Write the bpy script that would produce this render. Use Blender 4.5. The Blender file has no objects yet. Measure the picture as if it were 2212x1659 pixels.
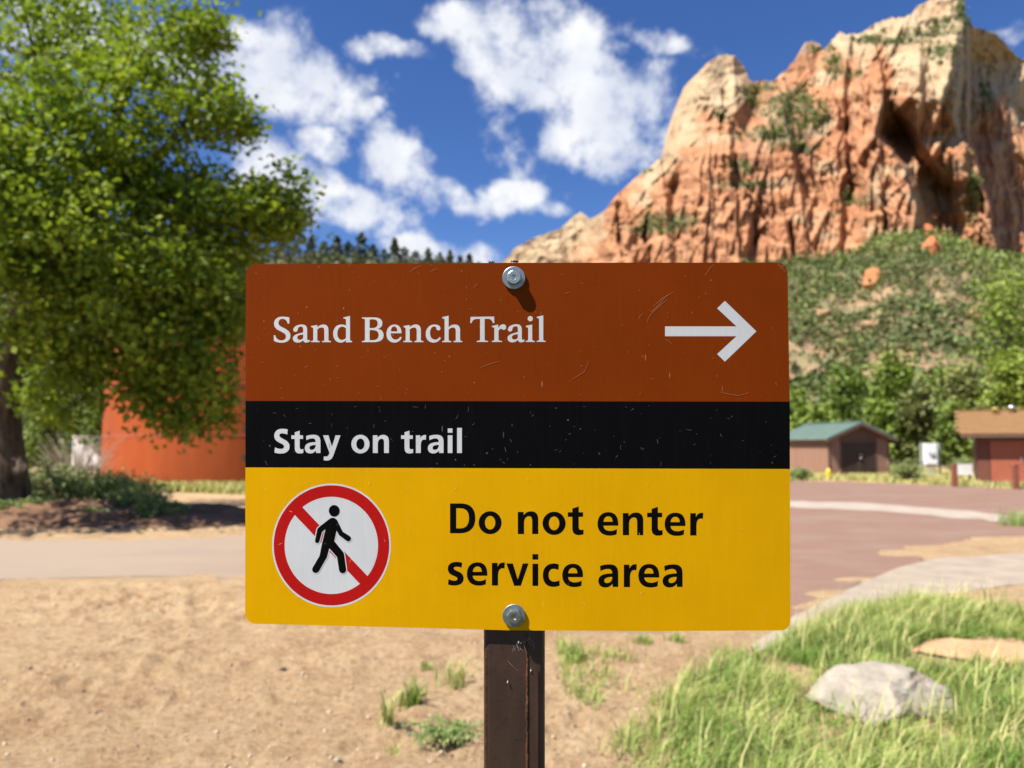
import bpy, bmesh, math, random
import numpy as np
from mathutils import Vector, Matrix
from mathutils.geometry import tessellate_polygon

# ------------------------------------------------------------------ camera, sky, sun, exposure
SC = bpy.context.scene
COL = SC.collection
PITCH = math.radians(4.5); CH = 1.55
F22 = 1640.0; CX, CY = 1106.0, 829.5            # layout units: the photograph at 2212 x 1659
DS = 0.639                                       # distance to the sign face
cam_d = bpy.data.cameras.new('camera'); cam = bpy.data.objects.new('camera', cam_d); COL.objects.link(cam)
cam.location = (0, 0, CH); cam.rotation_euler = (math.pi/2 + PITCH, 0, 0)
cam_d.sensor_width = 36; cam_d.lens = 36*F22/2212
cam_d.clip_start = 0.05; cam_d.clip_end = 8000
cam_d.dof.use_dof = True; cam_d.dof.focus_distance = DS
cam_d.dof.aperture_fstop = cam_d.lens/3.6
SC.camera = cam
SC.view_settings.view_transform = 'Standard'; SC.view_settings.look = 'None'
SC.view_settings.exposure = 1.0; SC.view_settings.gamma = 1.0
SC.render.engine = 'CYCLES'
SC.cycles.use_denoising = True
SC.cycles.max_bounces = 4; SC.cycles.diffuse_bounces = 2; SC.cycles.transparent_max_bounces = 6
SC.cycles.caustics_reflective = False; SC.cycles.caustics_refractive = False
SC.cycles.use_adaptive_sampling = True; SC.cycles.adaptive_threshold = 0.02

SUN = Vector((-0.486, -0.287, 0.825)).normalized()
sd = bpy.data.lights.new('sun', 'SUN'); sun = bpy.data.objects.new('sun', sd); COL.objects.link(sun)
sd.energy = 5.0; sd.angle = math.radians(0.53); sd.color = (1.0, 0.95, 0.88)
sun.rotation_euler = SUN.to_track_quat('Z', 'Y').to_euler(); sun.location = (-20, -12, 40)

FWD = Vector((0, math.cos(PITCH), math.sin(PITCH))); UP = Vector((0, -math.sin(PITCH), math.cos(PITCH))); RT = Vector((1, 0, 0))
def ray(x, y):
    return FWD + RT*((x-CX)/F22) + UP*((CY-y)/F22)
def at(x, y, Y):
    d = ray(x, y); return Vector((0, 0, CH)) + d*(Y/d.y)
def gnd(x, y):
    d = ray(x, y); t = -CH/d.z; return Vector((d.x*t, d.y*t, 0))

W = bpy.data.worlds.new('World'); SC.world = W; W.use_nodes = True
def build_world():
    nt = W.node_tree; N = nt.nodes; L = nt.links; N.clear()
    def nd(t, **k):
        n = N.new(t)
        for a, b in k.items(): setattr(n, a, b)
        return n
    out = nd('ShaderNodeOutputWorld'); bg = nd('ShaderNodeBackground'); bg.inputs[1].default_value = 0.078
    sky = nd('ShaderNodeTexSky'); sky.sky_type = 'NISHITA'; sky.sun_disc = False
    sky.sun_elevation = math.asin(SUN.z); sky.sun_rotation = math.atan2(SUN.x, SUN.y)
    sky.altitude = 1300; sky.air_density = 1.0; sky.dust_density = 0.15; sky.ozone_density = 4.0
    hsv = nd('ShaderNodeHueSaturation'); hsv.inputs['Hue'].default_value = .512; hsv.inputs['Saturation'].default_value = 1.2; hsv.inputs['Value'].default_value = .95
    L.new(sky.outputs[0], hsv.inputs['Color'])
    tc = nd('ShaderNodeTexCoord')
    nz = nd('ShaderNodeTexNoise'); nz.inputs['Scale'].default_value = 9; nz.inputs['Detail'].default_value = 6; nz.inputs['Roughness'].default_value = 0.62
    L.new(tc.outputs['Generated'], nz.inputs['Vector'])
    sub = nd('ShaderNodeVectorMath', operation='SUBTRACT'); sub.inputs[1].default_value = (.5, .5, .5); L.new(nz.outputs['Color'], sub.inputs[0])
    scl = nd('ShaderNodeVectorMath', operation='SCALE'); scl.inputs['Scale'].default_value = 0.07; L.new(sub.outputs[0], scl.inputs[0])
    add = nd('ShaderNodeVectorMath', operation='ADD'); L.new(tc.outputs['Generated'], add.inputs[0]); L.new(scl.outputs[0], add.inputs[1])
    blobs = [(640,170,165,85,10,1),(560,105,55,35,0,.8),(760,190,70,42,0,.8),(460,150,90,60,0,.9),(815,108,95,26,-3,.85),(805,250,32,26,0,.8),(862,178,14,16,0,.5),
     (575,350,72,62,0,.9),(690,310,80,38,0,.8),(640,430,120,75,0,1),(740,445,135,60,0,1),(845,350,85,58,20,.9),(905,400,70,48,30,.85),
     (960,425,95,26,12,.8),(1110,425,90,40,-8,1),(1195,447,60,20,15,.55),(1035,468,45,16,0,.35),(895,290,32,18,20,.45),
     (1085,290,62,70,20,.55),(1120,355,42,45,30,.55),
     (1010,35,85,55,20,1),(1090,100,90,95,0,1),(1150,60,105,75,20,1),(1200,115,115,85,20,1),(1130,195,90,48,25,.9),(1260,150,90,55,20,.9),(1330,190,115,52,20,.9),
     (1290,265,110,82,10,1),(1370,245,95,95,0,.95),(1245,285,75,62,0,.9),(1355,325,100,55,0,.9),(1410,70,75,32,20,.75),(1335,105,32,26,0,.6),(1430,320,80,60,0,.8),
     (965,545,125,42,8,.95),(2205,35,45,26,-30,.45),(2190,92,40,16,-20,.35),(1540,106,40,13,-10,.3),(200,70,190,75,0,.85),(60,240,120,70,0,.6),(1270,420,60,24,20,.4)]
    acc = None
    for (x, y, rx, ry, rot, w) in blobs:
        n = ray(x, y).normalized()
        u = Vector((0, 0, 1)).cross(n).normalized()*-1; v = n.cross(u).normalized()*-1
        if u.x < 0: u = -u
        if v.z < 0: v = -v
        a = math.radians(-rot)
        uu = u*math.cos(a) + v*math.sin(a); nn = n
        vv = nn.cross(uu)
        M = Matrix((uu, vv, nn)).transposed()
        mp = nd('ShaderNodeMapping'); mp.vector_type = 'TEXTURE'
        mp.inputs['Location'].default_value = n
        mp.inputs['Rotation'].default_value = M.to_euler('XYZ')
        mp.inputs['Scale'].default_value = (rx/F22*1.02, ry/F22*1.02, 0.3)
        L.new(add.outputs[0], mp.inputs['Vector'])
        ln = nd('ShaderNodeVectorMath', operation='LENGTH'); L.new(mp.outputs[0], ln.inputs[0])
        mr = nd('ShaderNodeMapRange'); mr.interpolation_type = 'SMOOTHSTEP'
        mr.inputs['From Min'].default_value = 1.6; mr.inputs['From Max'].default_value = 0.3
        mr.inputs['To Min'].default_value = 0; mr.inputs['To Max'].default_value = w
        L.new(ln.outputs['Value'], mr.inputs['Value'])
        if acc is None: acc = mr.outputs[0]
        else:
            ad = nd('ShaderNodeMath', operation='MAXIMUM'); L.new(acc, ad.inputs[0]); L.new(mr.outputs[0], ad.inputs[1]); acc = ad.outputs[0]
    cl = nd('ShaderNodeMath', operation='MINIMUM'); cl.inputs[1].default_value = .92; L.new(acc, cl.inputs[0])
    # the rest of the sky: broken cumulus from noise alone, thinned to weaken ambient light
    big = nd('ShaderNodeTexNoise'); big.inputs['Scale'].default_value = 3.2; big.inputs['Detail'].default_value = 3; L.new(add.outputs[0], big.inputs['Vector'])
    bm_ = nd('ShaderNodeMapRange'); bm_.inputs['From Min'].default_value = .57; bm_.inputs['From Max'].default_value = .68; L.new(big.outputs['Fac'], bm_.inputs['Value'])
    dt = nd('ShaderNodeVectorMath', operation='DOT_PRODUCT'); dt.inputs[1].default_value = FWD; L.new(tc.outputs['Generated'], dt.inputs[0])
    wm = nd('ShaderNodeMapRange'); wm.interpolation_type = 'SMOOTHSTEP'; wm.inputs['From Min'].default_value = .8; wm.inputs['From Max'].default_value = .6; L.new(dt.outputs['Value'], wm.inputs['Value'])
    mu = nd('ShaderNodeMath', operation='MULTIPLY'); L.new(bm_.outputs[0], mu.inputs[0]); L.new(wm.outputs[0], mu.inputs[1])
    mx = nd('ShaderNodeMath', operation='MAXIMUM'); L.new(cl.outputs[0], mx.inputs[0]); L.new(mu.outputs[0], mx.inputs[1])
    n2 = nd('ShaderNodeTexNoise'); n2.inputs['Scale'].default_value = 17; n2.inputs['Detail'].default_value = 9; n2.inputs['Roughness'].default_value = .6; n2.inputs['Distortion'].default_value = .1
    L.new(tc.outputs['Generated'], n2.inputs['Vector'])
    ma = nd('ShaderNodeMath', operation='MULTIPLY_ADD'); ma.inputs[1].default_value = 2.9; L.new(n2.outputs['Fac'], ma.inputs[0]); L.new(mx.outputs[0], ma.inputs[2])
    al = nd('ShaderNodeMapRange'); al.interpolation_type = 'SMOOTHSTEP'; al.inputs['From Min'].default_value = 1.66; al.inputs['From Max'].default_value = 2.62; L.new(ma.outputs[0], al.inputs['Value'])
    # no cloud where there is no blob at all
    gate = nd('ShaderNodeMapRange'); gate.interpolation_type = 'SMOOTHSTEP'; gate.inputs['From Min'].default_value = .04; gate.inputs['From Max'].default_value = .34; L.new(mx.outputs[0], gate.inputs['Value'])
    am = nd('ShaderNodeMath', operation='MULTIPLY'); L.new(al.outputs[0], am.inputs[0]); L.new(gate.outputs[0], am.inputs[1])
    n3 = nd('ShaderNodeTexNoise'); n3.inputs['Scale'].default_value = 11; n3.inputs['Detail'].default_value = 4; L.new(add.outputs[0], n3.inputs['Vector'])
    cr = nd('ShaderNodeMix'); cr.data_type = 'RGBA'
    cr.inputs['A'].default_value = (4.9, 5.2, 5.9, 1); cr.inputs['B'].default_value = (6.5, 6.55, 6.7, 1)
    m3 = nd('ShaderNodeMapRange'); m3.inputs['From Min'].default_value = .36; m3.inputs['From Max'].default_value = .6; L.new(n3.outputs['Fac'], m3.inputs['Value']); L.new(m3.outputs[0], cr.inputs['Factor'])
    mix = nd('ShaderNodeMix'); mix.data_type = 'RGBA'
    L.new(am.outputs[0], mix.inputs['Factor']); L.new(hsv.outputs[0], mix.inputs['A']); L.new(cr.outputs['Result'], mix.inputs['B'])
    L.new(mix.outputs['Result'], bg.inputs[0]); L.new(bg.outputs[0], out.inputs[0])
build_world()

# ------------------------------------------------------------------ helpers
rng = np.random.default_rng(7); random.seed(7)

def hash3(ix, iy, iz, s):
    h = (ix*374761393 + iy*668265263 + iz*2147483647 + s*974711) & 0xFFFFFFFF
    h = ((h ^ (h >> 13))*1274126177) & 0xFFFFFFFF
    h = ((h ^ (h >> 16))*2246822519) & 0xFFFFFFFF
    return ((h ^ (h >> 15)) & 0xFFFFFF)/float(0xFFFFFF)
def vnoise(x, y, z=0, s=0):
    x, y, z = np.broadcast_arrays(np.asarray(x, float), np.asarray(y, float), np.asarray(z, float))
    x0 = np.floor(x).astype(np.int64); y0 = np.floor(y).astype(np.int64); z0 = np.floor(z).astype(np.int64)
    fx = x-x0; fy = y-y0; fz = z-z0
    fx = fx*fx*(3-2*fx); fy = fy*fy*(3-2*fy); fz = fz*fz*(3-2*fz)
    r = 0
    for i in (0, 1):
        for j in (0, 1):
            for k in (0, 1):
                w = (fx if i else 1-fx)*(fy if j else 1-fy)*(fz if k else 1-fz)
                r = r + w*hash3(x0+i, y0+j, z0+k, s)
    return r
def fbm(x, y, z=0, o=4, s=0):
    a = .5; r = 0; t = 0; f = 1.
    for i in range(o):
        r = r + a*vnoise(np.asarray(x)*f, np.asarray(y)*f, np.asarray(z)*f, s+i*17); t += a; a *= .5; f *= 2.03
    return r/t

def tagit(o, label=None, cat=None, group=None, kind=None):
    if label: o['label'] = label
    if cat: o['category'] = cat
    if group: o['group'] = group
    if kind: o['kind'] = kind
    return o
def link(name, me, parent=None, loc=None, rot=None):
    o = bpy.data.objects.new(name, me); COL.objects.link(o)
    if parent is not None: o.parent = parent
    if loc is not None: o.location = loc
    if rot is not None: o.rotation_euler = rot
    return o
def empty(name, loc, label, cat, group=None, rot=None):
    o = link(name, None, None, loc, rot); o.empty_display_size = .1
    return tagit(o, label, cat, group)
def np_mesh(name, verts, faces, mat, smooth=False, attrs=None):
    """verts (n,3); faces (m,k) all the same size"""
    me = bpy.data.meshes.new(name)
    verts = np.asarray(verts, np.float32); faces = np.asarray(faces, np.int32)
    m, k = faces.shape
    me.vertices.add(len(verts)); me.vertices.foreach_set('co', verts.ravel())
    me.loops.add(m*k); me.loops.foreach_set('vertex_index', faces.ravel())
    me.polygons.add(m); me.polygons.foreach_set('loop_start', np.arange(0, m*k, k, dtype=np.int32))
    if smooth: me.polygons.foreach_set('use_smooth', np.ones(m, bool))
    for an, av in (attrs or {}).items():
        a = me.attributes.new(an, 'FLOAT', 'POINT'); a.data.foreach_set('value', np.asarray(av, np.float32).ravel())
    me.update(calc_edges=True)
    if mat is not None: me.materials.append(mat)
    return me
def py_mesh(name, verts, faces, mat, smooth=False):
    me = bpy.data.meshes.new(name); me.from_pydata([tuple(v) for v in verts], [], faces); me.update()
    if smooth: me.polygons.foreach_set('use_smooth', np.array([len(f) <= 4 for f in faces]))
    if mat is not None: me.materials.append(mat)
    return me
def grid_faces(nu, nv):
    i = np.arange(nu-1)[:, None]; j = np.arange(nv-1)[None, :]
    a = i*nv+j
    return np.stack([a, a+nv, a+nv+1, a+1], -1).reshape(-1, 4)

class MB:
    def __init__(s): s.v = []; s.f = []
    def box(s, x0, x1, y0, y1, z0, z1):
        n = len(s.v)
        s.v += [(x0,y0,z0),(x1,y0,z0),(x1,y1,z0),(x0,y1,z0),(x0,y0,z1),(x1,y0,z1),(x1,y1,z1),(x0,y1,z1)]
        s.f += [tuple(n+i for i in q) for q in ((3,2,1,0),(4,5,6,7),(0,1,5,4),(1,2,6,5),(2,3,7,6),(3,0,4,7))]; return s
    def prism(s, poly, axis, a0, a1):
        """extrude a 2D polygon along an axis (0,1,2)"""
        n = len(s.v); k = len(poly)
        for a in (a0, a1):
            for (p, q) in poly:
                c = [p, q]; c.insert(axis, a); s.v.append(tuple(c))
        s.f.append(tuple(n+i for i in range(k))[::-1]); s.f.append(tuple(n+k+i for i in range(k)))
        for i in range(k):
            j = (i+1) % k; s.f.append((n+i, n+j, n+k+j, n+k+i))
        return s
    def tube(s, pts, rad, sides=8, cap=True):
        n = len(s.v); P = [Vector(p) for p in pts]
        for i, p in enumerate(P):
            d = (P[min(i+1, len(P)-1)] - P[max(i-1, 0)]).normalized()
            u = d.cross(Vector((0, 1, 0.01)))
            if u.length < .1: u = d.cross(Vector((1, 0, 0)))
            u.normalize(); w = d.cross(u)
            for k in range(sides):
                a = 2*math.pi*k/sides
                s.v.append(tuple(p + (u*math.cos(a)+w*math.sin(a))*rad[i]))
        for i in range(len(P)-1):
            for k in range(sides):
                k2 = (k+1) % sides
                s.f.append((n+i*sides+k, n+i*sides+k2, n+(i+1)*sides+k2, n+(i+1)*sides+k))
        if cap:
            s.f.append(tuple(n+k for k in range(sides))[::-1]); s.f.append(tuple(n+(len(P)-1)*sides+k for k in range(sides)))
        return s
    def lathe(s, prof, sides=24, c=(0, 0, 0), cap=True):
        n = len(s.v)
        for (r, z) in prof:
            for k in range(sides):
                a = 2*math.pi*k/sides; s.v.append((c[0]+r*math.cos(a), c[1]+r*math.sin(a), c[2]+z))
        for i in range(len(prof)-1):
            for k in range(sides):
                k2 = (k+1) % sides
                s.f.append((n+i*sides+k, n+i*sides+k2, n+(i+1)*sides+k2, n+(i+1)*sides+k))
        if cap: s.f.append(tuple(n+k for k in range(sides))[::-1]); s.f.append(tuple(n+(len(prof)-1)*sides+k for k in range(sides)))
        return s
    def mesh(s, name, mat, smooth=False): return py_mesh(name, s.v, s.f, mat, smooth)
    def obj(s, name, mat, parent=None, smooth=False): return link(name, s.mesh(name, mat, smooth), parent)

# ------------------------------------------------------------------ materials
def mat(name, build):
    m = bpy.data.materials.new(name); m.use_nodes = True
    nt = m.node_tree; nt.nodes.clear()
    class G: pass
    g = G(); g.nt = nt; g.N = nt.nodes; g.L = nt.links
    def nd(t, ins=None, **k):
        n = g.N.new(t)
        for a, b in k.items(): setattr(n, a, b)
        for a, b in (ins or {}).items():
            if isinstance(b, bpy.types.NodeSocket): g.L.new(b, n.inputs[a])
            else: n.inputs[a].default_value = b
        return n
    g.nd = nd
    g.obj = nd('ShaderNodeTexCoord').outputs['Object']
    def noise(scale, detail=4, rough=.55, vec=None, stretch=None, dist=0):
        v = vec or g.obj
        if stretch is not None:
            v = nd('ShaderNodeMapping', {'Vector': v, 'Scale': stretch}).outputs[0]
        return nd('ShaderNodeTexNoise', {'Vector': v, 'Scale': scale, 'Detail': detail, 'Roughness': rough, 'Distortion': dist}).outputs['Fac']
    g.noise = noise
    def rmp(f, a, b, lo=0., hi=1.):
        return nd('ShaderNodeMapRange', {'Value': f, 'From Min': a, 'From Max': b, 'To Min': lo, 'To Max': hi}).outputs[0]
    g.rmp = rmp
    def mix(f, a, b):
        n = nd('ShaderNodeMix', data_type='RGBA')
        for s, v in (('Factor', f), ('A', a), ('B', b)):
            if isinstance(v, bpy.types.NodeSocket): g.L.new(v, n.inputs[s])
            else: n.inputs[s].default_value = v if s == 'Factor' else (*v[:3], 1)
        return n.outputs['Result']
    g.mix = mix
    def mul(a, b): 
        n = nd('ShaderNodeMath', operation='MULTIPLY')
        for i, v in enumerate((a, b)):
            if isinstance(v, bpy.types.NodeSocket): g.L.new(v, n.inputs[i])
            else: n.inputs[i].default_value = v
        return n.outputs[0]
    g.mul = mul
    def bump(h, strength=.5, dist=.01): return nd('ShaderNodeBump', {'Height': h, 'Strength': strength, 'Distance': dist}).outputs[0]
    g.bump = bump
    def attr(a): return nd('ShaderNodeAttribute', attribute_name=a).outputs['Fac']
    g.attr = attr
    def bsdf(col, rough=.8, spec=.3, metal=0., normal=None):
        b = nd('ShaderNodeBsdfPrincipled', {'Roughness': rough, 'Specular IOR Level': spec, 'Metallic': metal})
        if isinstance(col, bpy.types.NodeSocket): g.L.new(col, b.inputs['Base Color'])
        else: b.inputs['Base Color'].default_value = (*col[:3], 1)
        if normal is not None: g.L.new(normal, b.inputs['Normal'])
        return b.outputs[0]
    g.bsdf = bsdf
    sh = build(g)
    o = nd('ShaderNodeOutputMaterial'); g.L.new(sh, o.inputs[0])
    return m

def simple(name, c, rough=.7, spec=.3, var=.15, scale=8., metal=0., bumpd=0.):
    def b(g):
        n = g.noise(scale, 5)
        col = g.mix(g.rmp(n, .3, .7), [x*(1-var) for x in c], [min(1, x*(1+var)) for x in c])
        nm = g.bump(g.noise(scale*3, 4), .6, bumpd) if bumpd else None
        return g.bsdf(col, rough, spec, metal, nm)
    return mat(name, b)
def leaf_mat(name, a, b_, tr=.35):
    def b(g):
        col = g.mix(g.attr('tint'), a, b_)
        d = g.nd('ShaderNodeBsdfPrincipled', {'Base Color': col, 'Roughness': .6, 'Specular IOR Level': .25}).outputs[0]
        tcol = g.nd('ShaderNodeMix', {'Factor': .5, 'A': col, 'B': (.9, 1.0, .25, 1)}, data_type='RGBA', blend_type='MULTIPLY').outputs['Result']
        t = g.nd('ShaderNodeBsdfTranslucent', {'Color': tcol}).outputs[0]
        m = g.nd('ShaderNodeMixShader', {0: tr}); g.L.new(d, m.inputs[1]); g.L.new(t, m.inputs[2])
        return m.outputs[0]
    return mat(name, b)

def m_sand(g):
    n1 = g.noise(.35, 5); n2 = g.noise(2.2, 6, .65); n3 = g.noise(24, 6, .75); n4 = g.noise(120, 4, .7); n5 = g.noise(7, 6, .7)
    c = g.mix(g.rmp(n1, .35, .65), (.52, .345, .185), (.62, .44, .25))
    c = g.mix(g.mul(g.rmp(n2, .46, .62), .6), c, (.43, .26, .135))
    c = g.mix(g.mul(g.rmp(n5, .52, .66), .5), c, (.36, .21, .11))
    c = g.mix(g.mul(g.rmp(n3, .5, .68), .7), c, (.70, .52, .32))
    c = g.mix(g.mul(g.rmp(n3, .48, .32), .75), c, (.24, .145, .08))
    sp = g.nd('ShaderNodeSeparateXYZ', {0: g.obj}); wob = g.mul(n1, 3.)
    yb = g.nd('ShaderNodeMath', {0: sp.outputs[1], 1: wob}, operation='ADD').outputs[0]
    dull = g.rmp(yb, 3.2, 1.6)                      # unseen ground behind the viewer, darkened to cut bounce light
    dull = g.nd('ShaderNodeMath', {0: dull, 1: g.rmp(yb, 45., 60.)}, operation='MAXIMUM').outputs[0]
    c = g.mix(dull, c, (.095, .088, .042))         # brush-covered valley floor
    h = g.nd('ShaderNodeMath', {0: n3, 1: g.mul(n4, .35)}, operation='ADD').outputs[0]
    h = g.nd('ShaderNodeMath', {0: h, 1: g.mul(n2, 1.3)}, operation='ADD').outputs[0]
    return g.bsdf(c, .95, .1, 0, g.bump(h, 1, .05))
M_SAND = mat('sandy_soil', m_sand)
def m_road(g):
    sx = g.nd('ShaderNodeSeparateXYZ', {0: g.obj}).outputs[0]
    n = g.noise(.5, 5, .6, None, (1, 1.6, 1)); n2 = g.noise(45, 5, .8); n3 = g.noise(3, 5, .6, None, (.35, 1.6, 1))
    f = g.nd('ShaderNodeMath', {0: sx, 1: g.mul(n, 6)}, operation='ADD').outputs[0]
    c = g.mix(g.rmp(f, -2.5, 6), (.30, .232, .17), (.215, .125, .09))
    c = g.mix(g.mul(g.rmp(n3, .5, .7), .3), c, (.36, .27, .19))
    c = g.mix(g.mul(g.rmp(n, .48, .7), .5), c, (.25, .20, .165))
    c = g.mix(g.mul(g.rmp(n2, .5, .75), .4), c, (.36, .28, .23))
    return g.bsdf(c, .9, .2, 0, g.bump(n2, .7, .008))
M_ROAD = mat('dusty_red_chip_seal', m_road)
M_PATH = simple('pale_gravel', (.315, .26, .20), .95, .1, .18, 3.0, 0, .01)
M_CONC = simple('dusty_concrete', (.36, .30, .24), .9, .2, .12, 2.0)
def m_bank(g):
    n = g.noise(2.5, 6, .65); n2 = g.noise(20, 5, .7)
    c = g.mix(g.rmp(n, .35, .65), (.17, .092, .053), (.29, .17, .10)); c = g.mix(g.mul(g.rmp(n2, .5, .8), .5), c, (.12, .07, .04))
    return g.bsdf(c, .95, .1, 0, g.bump(n2, .9, .05))
M_BANK = mat('red_earth', m_bank)
def m_hill(g):
    n = g.noise(.012, 5, .6); n2 = g.noise(.09, 5, .65)
    c = g.mix(g.rmp(n, .4, .6), (.17, .15, .075), (.34, .215, .125)); c = g.mix(g.mul(g.rmp(n2, .45, .7), .7), c, (.14, .145, .065))
    return g.bsdf(c, .95, .1)
M_HILL = mat('brushy_slope_soil', m_hill)
def m_cliff(g):
    cr = g.attr('cream'); st = g.attr('stain'); sg = g.attr('sage')
    n1 = g.noise(.02, 5, .6); n2 = g.noise(.045, 6, .65, None, (1, 1, .22)); n3 = g.noise(.03, 5, .7, None, (.35, .35, 2.2))
    lo = g.mix(g.rmp(n1, .35, .65), (.345, .15, .072), (.43, .22, .115))
    lo = g.mix(g.mul(g.rmp(n3, .52, .68), .55), lo, (.46, .255, .135))
    hi = g.mix(g.rmp(n1, .35, .65), (.37, .255, .145), (.45, .34, .215))
    hi = g.mix(g.mul(g.rmp(n2, .55, .7), .5), hi, (.32, .165, .08))
    c = g.mix(cr, lo, hi)
    c = g.mix(g.mul(st, g.rmp(n2, .35, .6)), c, (.17, .09, .065))
    c = g.mix(g.mul(sg, g.rmp(g.noise(.05, 4, .7), .4, .55)), c, (.15, .145, .08))
    h = g.nd('ShaderNodeMath', {0: n2, 1: n3}, operation='ADD').outputs[0]
    return g.bsdf(c, .92, .1, 0, g.bump(h, .5, 4.))
M_CLIFF = mat('banded_sandstone', m_cliff)
def m_bark(g):
    n = g.noise(9, 6, .7, None, (1, 1, .22)); n2 = g.noise(2, 4)
    c = g.mix(g.rmp(n, .35, .65), (.04, .028, .02), (.15, .11, .08)); c = g.mix(g.mul(g.rmp(n2, .5, .7), .4), c, (.19, .15, .11))
    return g.bsdf(c, .95, .1, 0, g.bump(n, 1, .05))
M_BARK = mat('furrowed_bark', m_bark)
M_LEAF = leaf_mat('cottonwood_leaf', (.075, .15, .016), (.36, .43, .038), .42)
M_LEAF_MID = leaf_mat('far_leaf', (.09, .15, .03), (.31, .38, .06), .3)
M_LEAF_OLIVE = leaf_mat('olive_leaf', (.13, .15, .05), (.33, .34, .11), .3)
M_PINE = leaf_mat('conifer_needle', (.05, .066, .026), (.13, .14, .055), .1)
M_SHRUB = leaf_mat('juniper_scrub', (.085, .105, .04), (.27, .335, .09), .2)
M_BUSH = leaf_mat('bush_leaf', (.13, .19, .06), (.36, .42, .16), .3)
M_GRASS = leaf_mat('grass_blade', (.13, .25, .035), (.52, .56, .18), .35)
M_DRY = leaf_mat('dry_grass', (.28, .33, .09), (.66, .58, .26), .3)
M_WEED = leaf_mat('weed_leaf', (.16, .25, .075), (.42, .48, .18), .3)
M_TWIG = leaf_mat('dry_twig', (.18, .14, .10), (.40, .33, .25), .0)
def m_rock(g):
    n = g.noise(6, 6, .65); n2 = g.noise(40, 5, .7); n3 = g.noise(2.5, 4, .6, None, (1, 1, 3))
    c = g.mix(g.rmp(n, .35, .65), (.27, .235, .185), (.42, .37, .295)); c = g.mix(g.mul(g.rmp(n3, .5, .65), .5), c, (.45, .32, .22))
    c = g.mix(g.mul(g.rmp(n2, .55, .75), .5), c, (.30, .25, .20))
    return g.bsdf(c, .92, .1, 0, g.bump(g.nd('ShaderNodeMath', {0: n, 1: g.mul(n2, .4)}, operation='ADD').outputs[0], .8, .04))
M_ROCK = mat('pale_limestone', m_rock)
M_SLAB = simple('tan_sandstone', (.42, .26, .145), .92, .1, .2, 5, 0, .02)
M_PEB = simple('pebble', (.50, .39, .29), .9, .1, .35, 3, 0)
M_ORANGE_ROCK = simple('orange_sandstone', (.42, .19, .08), .92, .1, .25, .2)

# ------------------------------------------------------------------ ground, roads
def flat_poly(name, pxs, z, m, label, n_sub=0):
    pts = [gnd(*p) for p in pxs]
    pts = [Vector((p.x, p.y, z)) for p in pts]
    # round the outline (Catmull-Rom) with a little wobble
    out = []
    k = len(pts)
    for i in range(k):
        p0, p1, p2, p3 = pts[i-1], pts[i], pts[(i+1) % k], pts[(i+2) % k]
        for t in np.linspace(0, 1, 9)[:-1]:
            q = .5*((2*p1) + (p2-p0)*t + (2*p0-5*p1+4*p2-p3)*t*t + (3*p1-p0-3*p2+p3)*t**3)
            w = (float(fbm(q.x*1.6, q.y*1.6, 0, 3, 5))-.5)*.9*min(1, q.y/12)
            out.append(Vector((q.x+w, q.y+w, z)))
    tri = tessellate_polygon([out])
    o = link(name, py_mesh(name, out, [tuple(t) for t in tri], m))
    if o.data.polygons[0].normal.z < 0: o.data.flip_normals()
    return tagit(o, label, kind='structure')

PATH_PX = [(1640,1400),(1712,1340),(1850,1266),(1990,1216),(2212,1196),(2500,1180),(2500,1260),(2212,1264),(2050,1284),(1850,1318),(1740,1380)]
ROAD_PX = [(-900,1168),(0,1165),(400,1163),(800,1140),(1200,1096),(1600,1046),(1800,1040),(2212,1056),(2700,1075),
    (2700,1115),(2350,1150),(2212,1160),(1960,1188),(1985,1215),(1850,1262),(1710,1336),(1560,1362),(1300,1370),(1000,1366),(760,1325),(520,1250),(0,1256),(-900,1262)]
GZ = []
def ground_z(x, y):
    xs, ys, Z = GZ[0]; x = np.asarray(x, float); y = np.asarray(y, float)
    i = np.clip(np.searchsorted(xs, x)-1, 0, len(xs)-2); j = np.clip(np.searchsorted(ys, y)-1, 0, len(ys)-2)
    u = (x-xs[i])/(xs[i+1]-xs[i]); v = (y-ys[j])/(ys[j+1]-ys[j])
    return Z[i, j]*(1-u)*(1-v)+Z[i+1, j]*u*(1-v)+Z[i, j+1]*(1-u)*v+Z[i+1, j+1]*u*v
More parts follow.
